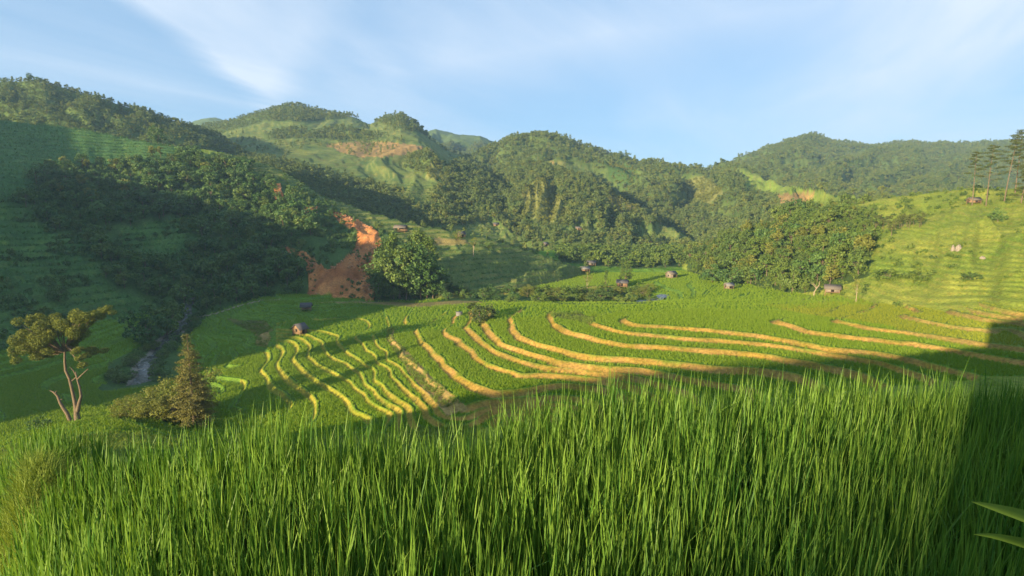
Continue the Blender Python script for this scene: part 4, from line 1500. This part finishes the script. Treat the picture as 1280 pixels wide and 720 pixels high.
# bushes along the stream at the left
for i in range(44):
    q = (i % 22) / 21
    s = STREAM_P[0] + 0
    k = q * (len(STREAM_P) - 1)
    j = min(int(k), len(STREAM_P) - 2)
    s = STREAM_P[j] + (STREAM_P[j + 1] - STREAM_P[j]) * (k - j)
    side = -1 if i < 22 else 1
    x, y = s[0] + side * rng.uniform(3.6, 6.0), s[1] + rng.uniform(-3, 3)
    grow('stream_bush', BUSHD, (x, y, g_at(x, y) - .2), rng.uniform(1.8, 3.8), "dark low bush on the bank of the left stream", 'bush', 'bushes along the left stream', width=1.3)
# sunlit bushes on the knoll above the stream
for i, (a, b, h) in enumerate([(165, 500, 22), (182, 496, 28), (200, 488, 36), (215, 484, 42), (228, 476, 50), (150, 506, 16), (192, 502, 24), (219, 500, 30)]):
    single('sunlit_bush', BUSHY, a, b + 10, h * 1.25, "sunlit yellow green bush on the knoll left of the conifer", 'bush', 1.15, i % 3, 'sunlit bushes beside the conifer', D=104 - (b - 476) * .2)
single('bush', BUSHD, 48, 528, 20, "dark spreading bush below the twisted pine", 'bush', 1.2, 0, D=98)

# ------------------------------------------------------------------ the conifer beside the sunlit bushes
def big_conifer():
    rng = np.random.default_rng(61)
    D = 97.0
    q = at_depth(242, 520, D)
    base = np.array([q[0], q[1], g_at(q[0], q[1])])
    ztop = -ratio(414) * D
    h = ztop - base[2]
    t = thing('conifer', "bronze green cone shaped conifer at the edge of the near rice", 'tree', tuple(base))
    V, Q = tube([(0, 0, -.5), (.05, 0, h * .5), (0, 0, h * .97)], [.33, .2, .05], 8)
    link('trunk', np_mesh('trunk', V, Q, [M['bark']], smooth=True), t)
    P_, O_, T_, br = [], [], [], []
    lv = 24
    for i in range(lv):
        f = (i + .5) / lv
        z = h * (.08 + .90 * f)
        rad = 3.7 * (1 - f) ** .7 * (1 if f < .84 else .6) + .17
        nb = int(9 * (1 - f) + 4)
        for j in range(nb):
            a = rng.uniform(0, 6.28)
            L = rad * rng.uniform(.75, 1.1)
            n = int(50 * L + 10)
            s = rng.uniform(.25, 1, n) ** .7
            wid = .38 * (1 - .4 * s) + .05
            pos = np.c_[np.cos(a) * s * L, np.sin(a) * s * L, z - .30 * L * s ** 1.4 + .08 * L * s ** 4] + rng.normal(size=(n, 3)) * wid[:, None] * np.array([1, 1, .45])
            P_.append(pos)
            O_.append(np.c_[np.cos(a) * .5 + 0 * s, np.sin(a) * .5 + 0 * s, .8 + 0 * s])
            T_.append(np.clip(rng.normal(.45 + .2 * s - .3 * (f > .85), .18), 0, 1))
            br.append(tube([(0, 0, z), (np.cos(a) * L * .9, np.sin(a) * L * .9, z - .25 * L)], [.025, .008], 4))
    P_, O_, T_ = np.concatenate(P_), np.concatenate(O_), np.concatenate(T_)
    V, Q = leaves(P_, O_, .27, rng, .5)
    link('crown', np_mesh('crown', V, Q, [M['conifer']], tint=np.repeat(T_, 4)), t)
    V, Q = join(br)
    link('branches', np_mesh('branches', V, Q, [M['bark']]), t)


big_conifer()


# ------------------------------------------------------------------ the twisted pine at the left
def twisted_pine():
    rng = np.random.default_rng(62)
    D = 100.0
    k = D / F                         # metres per pixel there
    q = at_depth(96, 524, D)
    base = np.array([q[0], q[1], g_at(q[0], q[1])])
    b0 = at_depth(96, 524, D)

    def pt(px, py, dy=0.0):
        w = at_depth(px, py, D)
        return np.array([w[0] - base[0], dy, w[2] - base[2]])
    t = thing('pine', "twisted old pine with forked trunk and golden crown at far left", 'tree', tuple(base))
    parts = [tube([pt(97, 524) + np.array([0, 0, -.8]), pt(96, 519), pt(95, 510), pt(93, 500), pt(90, 487), pt(87, 474), pt(82, 463), pt(81, 452), pt(81, 440), pt(80, 425), pt(79, 412)],
                  [.56, .46, .37, .30, .25, .24, .23, .20, .16, .11, .06], 9),
             tube([pt(97, 514), pt(100, 503, -.2), pt(103, 494, -.3), pt(101, 483, -.3), pt(98, 473, -.3), pt(96, 464, -.3)], [.4, .30, .23, .18, .15, .10], 8),
             tube([pt(98, 474, -.3), pt(104, 468, -.4), pt(113, 460, -.5)], [.16, .12, .07], 6),
             tube([pt(97, 470, -.3), pt(93, 462, -.3), pt(89, 458, -.35)], [.12, .09, .05], 6),
             tube([pt(90, 476), pt(95, 472, -.1), pt(99, 471, -.15)], [.12, .1, .06], 6)]
    crown_c = [(30, 436, 6, 9), (36, 424, 8, 8), (44, 442, 8, 8), (52, 432, 9, 9), (34, 402, 6, 6), (46, 412, 8, 7), (56, 418, 9, 8), (62, 428, 9, 8),
               (66, 406, 8, 8), (70, 418, 9, 8), (78, 402, 9, 8), (84, 412, 9, 9), (92, 402, 9, 8), (100, 396, 8, 7), (110, 394, 7, 6), (120, 390, 6, 5), (96, 416, 9, 7), (104, 408, 8, 7),
               (44, 400, 6, 6), (54, 400, 5, 5), (86, 428, 7, 6), (76, 432, 7, 5), (100, 438, 6, 4), (110, 443, 7, 4), (120, 446, 6, 4), (40, 450, 6, 5), (24, 440, 5, 5), (60, 440, 7, 6), (114, 398, 6, 5), (126, 388, 4, 4)]
    Pn, On, Tn = [], [], []
    for (a, b, rx, rz) in crown_c:
        for dy in rng.uniform(-3.2, 3.2, 3):
            c = pt(a + rng.normal() * 3.5, b + rng.normal() * 3.0, dy)
            st = pt(80 + (a > 95) * 2, 440 - (a > 95) * 8)
            if rng.uniform() < .6:
                parts.append(tube([st, (st + c) / 2 + np.array([0, 0, -.25]), c], [.12, .09, .02], 5))
            n = int(60 * rx)
            e = rng.normal(size=(n, 3))
            e /= np.linalg.norm(e, axis=1)[:, None]
            e *= rng.uniform(.3, 1, n)[:, None] ** .5
            p = c + e * np.array([rx * k * 1.0, 1.1, rz * k * .95])
            Pn.append(p)
            On.append(e + np.array([0, 0, .6]))
            Tn.append(np.clip(rng.normal(.55, .2, n) + .2 * e[:, 2], 0, 1))
    V, Q = leaves(np.concatenate(Pn), np.concatenate(On), .36, rng, .32)
    link('crown', np_mesh('crown', V, Q, [M['needle_gold']], tint=np.repeat(np.concatenate(Tn), 4)), t)
    V, Q = join(parts)
    link('trunk', np_mesh('trunk', V, Q, [M['bark_orange']], smooth=True), t)
    # the broken dead stem beside it
    b2 = at_depth(88, 524, D + .3)
    s = thing('dead_stump', "broken leaning dead trunk beside the twisted pine", 'stump', (b2[0], b2[1], g_at(b2[0], b2[1])))
    o2 = np.array([b2[0], b2[1], g_at(b2[0], b2[1])])

    def p2(px, py):
        w = at_depth(px, py, D + .3)
        return np.array([w[0] - o2[0], 0, w[2] - o2[2]])
    V, Q = join([tube([p2(88, 524) + np.array([0, 0, -.7]), p2(84, 517), p2(79, 510), p2(75, 503), p2(72, 495), p2(67, 490), p2(62, 488)], [.34, .32, .29, .25, .22, .18, .05], 8),
                 tube([p2(74, 500), p2(78, 499)], [.1, .06], 5), tube([p2(69, 492), p2(71, 488)], [.12, .06], 5)])
    link('trunk', np_mesh('trunk', V, Q, [M['bark_orange']], smooth=True), s)


twisted_pine()


# ------------------------------------------------------------------ tall pines on the right skyline
def tall_pine(px, py, pyt, ptx, D, label, spread, nb, seed, low=.45):
    rng = np.random.default_rng(seed)
    q = at_depth(px, py, D)
    base = np.array([q[0], q[1], g_at(q[0], q[1])])
    k = D / F
    top = at_depth(ptx, pyt, D) - base
    t = thing('tall_pine', label, 'tree', tuple(base))
    s = np.linspace(0, 1, 8)
    trunk = top[None] * s[:, None] + np.c_[.12 * np.sin(s * 5 + seed), .1 * np.cos(s * 4), np.zeros(8)] * s[:, None]
    trunk[0, 2] -= .6
    parts = [tube(trunk, np.linspace(.2, .04, 8), 7)]
    spread *= 1.25
    Pn, On, Tn = [], [], []
    H = top[2]
    for i in range(nb):
        f = low + (1 - low) * (i / (nb - 1)) ** .8
        c0 = np.array([np.interp(f, s, trunk[:, j]) for j in range(3)])
        a = i * 2.4 + rng.uniform(-.5, .5)
        L = spread * (1.05 - .75 * ((f - low) / (1 - low))) * rng.uniform(.65, 1.15)
        end = c0 + np.array([np.cos(a) * L, np.sin(a) * L, rng.uniform(-.05, .25) * L])
        parts.append(tube([c0, (c0 + end) / 2 + np.array([0, 0, .06 * L]), end], [.05, .035, .012], 5))
        for fr in (.55, .8, 1.0):
            c = c0 + (end - c0) * fr
            n = 60
            e = rng.normal(size=(n, 3))
            e /= np.linalg.norm(e, axis=1)[:, None]
            e *= rng.uniform(.2, 1, n)[:, None] ** .5
            Pn.append(c + e * np.array([.75, .75, .26]) * (.62 + .2 * spread))
            On.append(e * .6 + np.array([0, 0, .8]))
            Tn.append(np.clip(rng.normal(.45, .2, n) + .25 * e[:, 2], 0, 1))
    V, Q = leaves(np.concatenate(Pn), np.concatenate(On), .34, rng, .42)
    link('crown', np_mesh('crown', V, Q, [M['needle']], tint=np.repeat(np.concatenate(Tn), 4)), t)
    V, Q = join(parts)
    link('trunk', np_mesh('trunk', V, Q, [M['bark_orange']], smooth=True), t)


tall_pine(1218, 231, 190, 1221, 205, "slim tall pine with a small crown, leftmost of the skyline pines", 2.2, 15, 1, .55)
tall_pine(1235, 234, 182, 1242, 203, "tall pine second from the left of the skyline pines", 3.3, 20, 2, .42)
tall_pine(1257, 236, 168, 1272, 198, "tallest leaning pine with a long bare trunk on the right skyline", 3.6, 24, 3, .48)
tall_pine(1270, 232, 164, 1278, 206, "dense tall pine behind the leaning pine at the right edge", 3.8, 26, 4, .3)
tall_pine(1292, 236, 172, 1300, 200, "tall pine cut off by the right edge of the view", 3.6, 22, 5, .35)
tall_pine(1276, 256, 214, 1284, 190, "short bushy pine below the skyline pines at the right edge", 2.6, 20, 6, .12)

# small pine row along the ridge at the right of the wood
rng = np.random.default_rng(78)
for i in range(15):
    a = 1092 + (i / 14) * 60 + rng.normal() * 3
    single('pine', PINES, a, 283 + rng.uniform(-2, 5), rng.uniform(12, 17), "dark pine in the row across the upper right terraces", 'tree', 1.0, i % 4, 'pines crossing the upper right terraces')


# ------------------------------------------------------------------ the bare pale tree left of the hut
def bare_tree(px, py, h_px, label, seed):
    rng = np.random.default_rng(seed)
    p = on_ray(px, py)
    H = h_px / F * p[1]
    t = thing('bare_tree', label, 'tree', tuple(p))
    parts = [tube([(0, 0, -.4), (.1, 0, H * .3), (.45 * H * .3, 0, H * .5), (H * .30, 0, H * .75), (H * .34, 0, H)], [.17, .14, .12, .09, .03], 7)]
    for a, z0, dx, dz in [(0, .5, -.3, .3), (0, .55, -.45, .38), (0, .72, .2, .2), (0, .75, -.1, .3), (0, .45, .35, .2)]:
        s = np.array([H * np.interp(z0, [0, .3, .5, .75, 1], [0, .03, .14, .3, .34]), 0, H * z0])
        e = s + np.array([dx * H, rng.uniform(-.3, .3) * H, dz * H])
        parts.append(tube([s, (s + e) / 2 + np.array([0, 0, .1 * H]), e], [.09, .06, .015], 5))
    V, Q = join(parts)
    link('trunk', np_mesh('trunk', V, Q, [M['bark_pale']], smooth=True), t)
    n = 40
    pp = np.c_[rng.uniform(-.2, .7, n) * H, rng.uniform(-.3, .3, n) * H, rng.uniform(.65, 1.15, n) * H]
    V, Q = leaves(pp, np.tile([0, 0, 1.0], (n, 1)), .4, rng)
    link('crown', np_mesh('crown', V, Q, [M['leaf_sun']], tint=rng.uniform(0, 1, n * 4)), t)


bare_tree(1017, 371, 20, "crooked bare pale tree left of the brown hut", 4)


# ------------------------------------------------------------------ huts
def box(x0, x1, y0, y1, z0, z1):
    V = np.array([(x, y, z) for z in (z0, z1) for y in (y0, y1) for x in (x0, x1)], float)
    Q = np.array([(0, 2, 3, 1), (4, 5, 7, 6), (0, 1, 5, 4), (2, 6, 7, 3), (0, 4, 6, 2), (1, 3, 7, 5)])
    return V, Q


def slab(a, b, c, d, th):
    """thick sheet through four corners"""
    P = np.array([a, b, c, d], float)
    n = np.cross(P[1] - P[0], P[3] - P[0])
    n = n / np.linalg.norm(n) * th
    V = np.r_[P, P + n]
    Q = np.array([(3, 2, 1, 0), (4, 5, 6, 7), (0, 1, 5, 4), (1, 2, 6, 5), (2, 3, 7, 6), (3, 0, 4, 7)])
    return V, Q


def hut(px, py, wid, dep, label, rot, wall_h=1.7, roof_h=1.1, roof='roof_grey', wall='board', D=None, open_sides=False, stilts=0.5, over=.45, kind='hut'):
    """gabled field hut: ridge along local x; eave side faces local -y, gables at +-x"""
    if D is None:
        p = on_ray(px, py)
    else:
        q = at_depth(px, py, D)
        p = np.array([q[0], q[1], g_at(q[0], q[1])])
    t = thing(kind, label, 'hut', tuple(p), rot)
    w, d = wid / 2, dep / 2
    zf = stilts
    zt = zf + wall_h
    # posts
    for sx in (-1, 1):
        for sy in (-1, 1):
            V, Q = box(sx * w - .07, sx * w + .07, sy * d - .07, sy * d + .07, -.8, zt)
            link('post', np_mesh('post', V, Q, [M['board']]), t)
    V, Q = box(-w - .12, w + .12, -d - .12, d + .12, zf - .12, zf - .003)
    link('floor', np_mesh('floor', V, Q, [M['board']]), t)
    if not open_sides:
        V, Q = join([box(-w + .03, w - .03, -d + .03, -d + .09, zf, zt), box(-w + .03, w - .03, d - .09, d - .03, zf, zt),
                     box(-w + .03, -w + .09, -d + .092, d - .092, zf, zt), box(w - .09, w - .03, -d + .092, d - .092, zf, zt)])
        link('wall', np_mesh('wall', V, Q, [M[wall]]), t)
        V, Q = box(-.42, .42, -d - .02, -d + .027, zf + .02, zf + min(1.5, wall_h - .15))
        link('door', np_mesh('door', V, Q, [M['dark']]), t)
        V, Q = box(-w - .02, -w + .027, -.35, .35, zf + .5, zf + min(1.3, wall_h - .2))
        link('window', np_mesh('window', V, Q, [M['dark']]), t)
    else:
        V, Q = box(-w + .03, w - .03, d - .09, d - .03, zf, zt)
        link('wall', np_mesh('wall', V, Q, [M[wall]]), t)
    # gables
    for sx in (-1, 1):
        x0, x1 = sx * (w - .03), sx * (w - .09)
        V = np.array([(x0, -d, zt), (x0, d, zt), (x0, 0, zt + roof_h), (x1, -d, zt), (x1, d, zt), (x1, 0, zt + roof_h)], float)
        Q = [np.array([(0, 1, 2), (3, 5, 4)]), np.array([(0, 3, 4, 1), (1, 4, 5, 2), (2, 5, 3, 0)])]
        link('gable', np_mesh('gable', V, Q, [M[wall]]), t)
    # roof
    o = over
    sl = roof_h / d
    e = zt - sl * o + .03
    rz = zt + roof_h + .03
    V, Q = join([slab((-w - o, -d - o, e), (w + o, -d - o, e), (w + o, 0, rz), (-w - o, 0, rz), .09),
                 slab((w + o, d + o, e), (-w - o, d + o, e), (-w - o, 0, rz + .004), (w + o, 0, rz + .004), .09)])
    link('roof', np_mesh('roof', V, Q, [M[roof]]), t)
    return t


R_ = math.radians
hut(375, 418, 2.5, 3.0, "small wooden hut with grey gabled roof above the stepped rice plots", R_(62), 1.5, 1.25, 'roof_grey', 'board', over=.55)
hut(383, 388, 3.0, 2.2, "dark open sided hut in the flat green field below the landslip", R_(8), 1.0, 1.0, 'roof_grey', 'board', open_sides=True)
hut(501, 290, 5.6, 3.0, "long brown roofed hut on the spur above the grove", R_(-12), 1.7, 1.2, 'roof_brown', 'board', open_sides=True)
hut(577, 297, 2.6, 2.6, "small grey roofed hut beside a pale bush on the spur", R_(25), 1.4, 1.1, 'roof_grey', 'board_pale')
hut(620, 284, 3.6, 2.6, "tiny grey roofed hut on the far slope left of the wooded spur", R_(15), 1.3, 1.0, 'roof_grey', 'board')
hut(682, 309, 2.4, 2.2, "tiny pale hut low on the shaded far terraces", R_(30), 1.4, 1.0, 'roof_grey', 'board_pale')
hut(723, 290, 4.2, 3.0, "small brown hut on terraces at the foot of the wooded spur", R_(0), 1.4, 1.0, 'roof_brown', 'board')
hut(739, 333, 4.2, 3.0, "small white walled hut at the valley head, the upper of two", R_(10), 1.3, 1.1, 'roof_grey', 'board_pale')
hut(731, 341, 4.2, 3.0, "small pale roofed hut at the valley head, the lower of two", R_(12), 1.0, 1.0, 'concrete', 'board')
hut(778, 360, 4.4, 3.2, "brown hut under the round crowned tree in the far fields", R_(-20), 1.6, 1.1, 'roof_grey', 'board')
hut(839, 348, 3.8, 3.4, "pale wooden hut alone in the bright far field", R_(28), 1.8, 1.2, 'roof_brown', 'board_pale')
hut(1040, 369, 3.9, 2.8, "brown roofed hut on posts below the right hand wood", R_(-28), 1.15, 1.05, 'roof_brown', 'board_pale', stilts=.8)
hut(911, 362, 2.6, 2.2, "small pale shed under the dark trees at the foot of the right wood", R_(10), 1.2, .8, 'concrete', 'board_pale', kind='shed')
hut(1220, 229, 3.2, 2.4, "little red brown hut at the foot of the skyline pines", R_(0), .9, .8, 'roof_brown', 'board', D=207)


# small concrete tank beside the lone bush
def tank():
    p = on_ray(574, 395)
    t = thing('water_tank', "small square concrete tank left of the lone field bush", 'tank', tuple(p), R_(15))
    V, Q = join([box(-.9, .9, -.7, -.55, -.5, 1.1), box(-.9, .9, .55, .7, -.5, 1.1), box(-.9, -.75, -.547, .547, -.5, 1.1), box(.75, .9, -.547, .547, -.5, 1.1)])
    link('tank_wall', np_mesh('tank_wall', V, Q, [M['concrete']]), t)
    V, Q = box(-1.0, 1.0, -.8, .8, 1.103, 1.22)
    link('lid', np_mesh('lid', V, Q, [M['concrete']]), t)


tank()


# rocks on the right hillside
def rock(px, py, wpx, hpx, label, seed):
    rng = np.random.default_rng(seed)
    p = on_ray(px, py)
    k = p[1] / F
    u, v = np.meshgrid(np.linspace(0, 2 * np.pi, 18, endpoint=False), np.linspace(-.5, 1.5, 9))
    rr = 1 + .35 * fbm(np.cos(u).ravel() * 2 + seed, np.sin(u).ravel() * 2 + v.ravel() * 2, 3, seed).reshape(u.shape)
    X = np.cos(u) * np.cos(v) * rr * wpx * k * .5
    Y = np.sin(u) * np.cos(v) * rr * wpx * k * .4
    Z = np.sin(v) * rr * hpx * k
    V = np.stack([X, Y, Z], -1).reshape(-1, 3)
    i = np.arange(8)[:, None] * 18
    j = np.arange(18)[None]
    Q = np.stack([i + j, i + (j + 1) % 18, i + 18 + (j + 1) % 18, i + 18 + j], -1).reshape(-1, 4)
    o = link('rock', np_mesh('rock', V, Q, [M['rock']]), None, tuple(p))
    tag(o, label, 'rock', None)


rock(1191, 314, 5, 7, "pale rock on the right hillside, left of a close pair", 3)
rock(1198, 314, 7, 6, "pale wider rock on the right hillside, right of a close pair", 5)
rock(1228, 324, 7, 3, "small flat rock on the right hillside below a pair of rocks", 8)


# ------------------------------------------------------------------ the near rice
def near_rice():
    rng = np.random.default_rng(90)
    n0 = 112000
    x = rng.uniform(-9, 8.5, n0)
    y = rng.uniform(.9, 8.0, n0)
    # tillers stand in small hills
    cell = .17
    cx = np.round(x / cell) * cell
    cy = np.round(y / cell) * cell
    hj = _hash(np.round(x / cell), np.round(y / cell), 3)
    hk = _hash(np.round(x / cell), np.round(y / cell), 4)
    x = cx + (hj - .5) * .12 + rng.normal(0, .035, n0)
    y = cy + (hk - .5) * .12 + rng.normal(0, .035, n0)
    front, left = field_edge(x, y)
    main = (front < .05) & (left < -.40)
    low = ((left > .75) & (left < 4.5) & (front < 1.8)) | ((x < -1.8) & (front > .75) & (front < 1.8) & (left < -.4))
    keep = (main | low) & (np.abs(x) < y * 1.0 + 1.2)
    x, y, low = x[keep], y[keep], low[keep]
    n = len(x)
    z = near_ground(x, y)
    hv = 1 + .10 * fbm(x / 1.3, y / 1.3, 3, 14)
    L = rng.uniform(.60, .95, n) * hv * np.where(rng.uniform(size=n) < .012, 1.25, 1) * np.where(left[keep] < 0, np.interp(left[keep], [-2.2, -.5], [1, .55]), .85)
    lean = np.abs(rng.normal(.0, .10, n)) + (rng.uniform(size=n) < .05) * rng.uniform(.2, .7, n)
    phi = rng.uniform(0, 6.28, n)
    # a light wind leans them to the right
    phi = np.where(rng.uniform(size=n) < .25, rng.normal(0.2, .6, n), phi)
    curl = np.abs(rng.normal(.03, .05, n)) + (rng.uniform(size=n) < .05) * rng.uniform(.2, .6, n)
    w = rng.uniform(.0085, .0155, n)
    tint = np.clip(rng.normal(.42, .24, n) + .25 * fbm(x / .8, y / .8, 2, 15), 0, 1)
    V, Q, t = blades(rng, np.c_[x, y, z], L, w, lean, phi, curl, tint)
    o = link('rice_plants', np_mesh('rice_plants', V, Q, [M['rice_near']], tint=t))
    tag(o, "tall dense green rice filling the foreground", None, None, 'stuff')
    # grass on the bund
    m = 15000
    yy = rng.uniform(2.5, 6.2, m)
    xx = -4.25 - .22 * np.sin(yy * 1.4) + rng.normal(0, .36, m)
    zz = near_ground(xx, yy)
    V, Q, t = blades(rng, np.c_[xx, yy, zz], rng.uniform(.10, .30, m), rng.uniform(.004, .008, m), np.abs(rng.normal(.3, .3, m)), rng.uniform(0, 6.28, m),
                     np.abs(rng.normal(.2, .2, m)), rng.uniform(.2, 1, m))
    o = link('bund_grass', np_mesh('bund_grass', V, Q, [M['grass']], tint=t))
    tag(o, "short yellow grass on the bund at the left of the near rice", None, None, 'stuff')
    # grass below the front edge
    m = 16000
    xx = rng.uniform(-6.5, 6.5, m)
    xx = np.where(xx < -3.6, -xx, xx)
    f0, _ = field_edge(xx, np.full(m, 5.0))
    yy = 5.0 - f0 + np.abs(rng.normal(.1, .35, m))
    zz = near_ground(xx, yy)
    V, Q, t = blades(rng, np.c_[xx, yy, zz], rng.uniform(.3, .75, m) * np.interp(xx, [-3.6, -1.5], [.6, 1]), rng.uniform(.006, .01, m), np.abs(rng.normal(.15, .2, m)), rng.uniform(0, 6.28, m),
                     np.abs(rng.normal(.12, .15, m)), rng.uniform(.1, .9, m))
    o = link('edge_grass', np_mesh('edge_grass', V, Q, [M['rice_near']], tint=t))
    tag(o, "grass along the outer edge of the near rice plot", None, None, 'stuff')


near_rice()


# ------------------------------------------------------------------ the maize plant whose leaves reach in at the right
def maize_plant():
    D = 1.25
    s0 = at_depth(1390, 690, D)
    base = np.array([s0[0], s0[1], float(near_ground(np.array([s0[0]]), np.array([s0[1]]))[0])])
    t = thing('maize_plant', "maize plant at the right edge with two long pointed leaves reaching into view", 'plant', tuple(base))
    top = s0[2] + .25 - base[2]
    V, Q = tube([(0, 0, -.05), (.01, 0, top * .5), (0, .01, top)], [.014, .011, .006], 8)
    link('stalk', np_mesh('stalk', V, Q, [M['maize']], smooth=True, tint=np.full(len(V), .5)), t)

    def leaf(path, wmax, name='leaf'):
        P = np.array([at_depth(a, b, d) - base for a, b, d in path])
        s = np.r_[0, np.cumsum(np.linalg.norm(np.diff(P, axis=0), axis=1))]
        q = np.linspace(0, s[-1], 24)
        P = np.c_[np.interp(q, s, P[:, 0]), np.interp(q, s, P[:, 1]), np.interp(q, s, P[:, 2])]
        for _ in range(3):
            P[1:-1] = (P[:-2] + 2 * P[1:-1] + P[2:]) / 4
        f = q / s[-1]
        w = wmax * np.minimum(1, (1 - f) * 1.7) ** .8 * np.interp(f, [0, .2, 1], [.6, 1, 1]) + .001
        tang = np.gradient(P, axis=0)
        tang /= np.linalg.norm(tang, axis=1)[:, None]
        side = np.cross(tang, np.array([0.0, -.6, .8]))
        side /= np.linalg.norm(side, axis=1)[:, None]
        up = np.cross(side, tang)
        ac = np.array([-1, -.5, 0, .5, 1])
        lift = np.array([.30, .12, 0, .12, .30])
        wave = .12 * np.sin(f * 19)
        Vv = P[:, None] + side[:, None] * (w[:, None] * ac * .5)[..., None] + up[:, None] * (w[:, None] * (lift + wave[:, None] * np.abs(ac)) * .5)[..., None]
        i = np.arange(23)[:, None] * 5
        k = np.arange(4)[None]
        Qq = np.stack([i + k, i + k + 1, i + 6 + k, i + 5 + k], -1).reshape(-1, 4)
        tt = np.repeat(np.clip(.3 + .4 * f, 0, 1), 5).reshape(-1, 5) + np.array([.8, .6, .0, -.3, -.3])  # sunlit half of the blade put in as a yellow tint
        link(name, np_mesh(name, Vv.reshape(-1, 3), Qq, [M['maize_near']], smooth=True, tint=np.clip(tt, 0, 1).ravel()), t)

    leaf([(1390, 692, 1.25), (1330, 668, 1.22), (1280, 648, 1.2), (1240, 634, 1.2), (1214, 627, 1.2)], .060)
    leaf([(1390, 716, 1.25), (1330, 694, 1.22), (1280, 681, 1.2), (1240, 669, 1.2), (1217, 668, 1.2)], .045)
    leaf([(1390, 640, 1.25), (1420, 560, 1.3), (1470, 520, 1.4), (1540, 540, 1.5)], .03)
    leaf([(1390, 670, 1.25), (1450, 610, 1.15), (1530, 610, 1.1), (1600, 680, 1.1)], .03)


M['maize_near'] = leaf_mat("near_maize_leaf", (.035, .125, .035), (.45, .50, .05), .3, .7, .05, 0.0)  # yellow tone paints in sun on one half of each leaf
maize_plant()
print("objects", len(scene.objects))
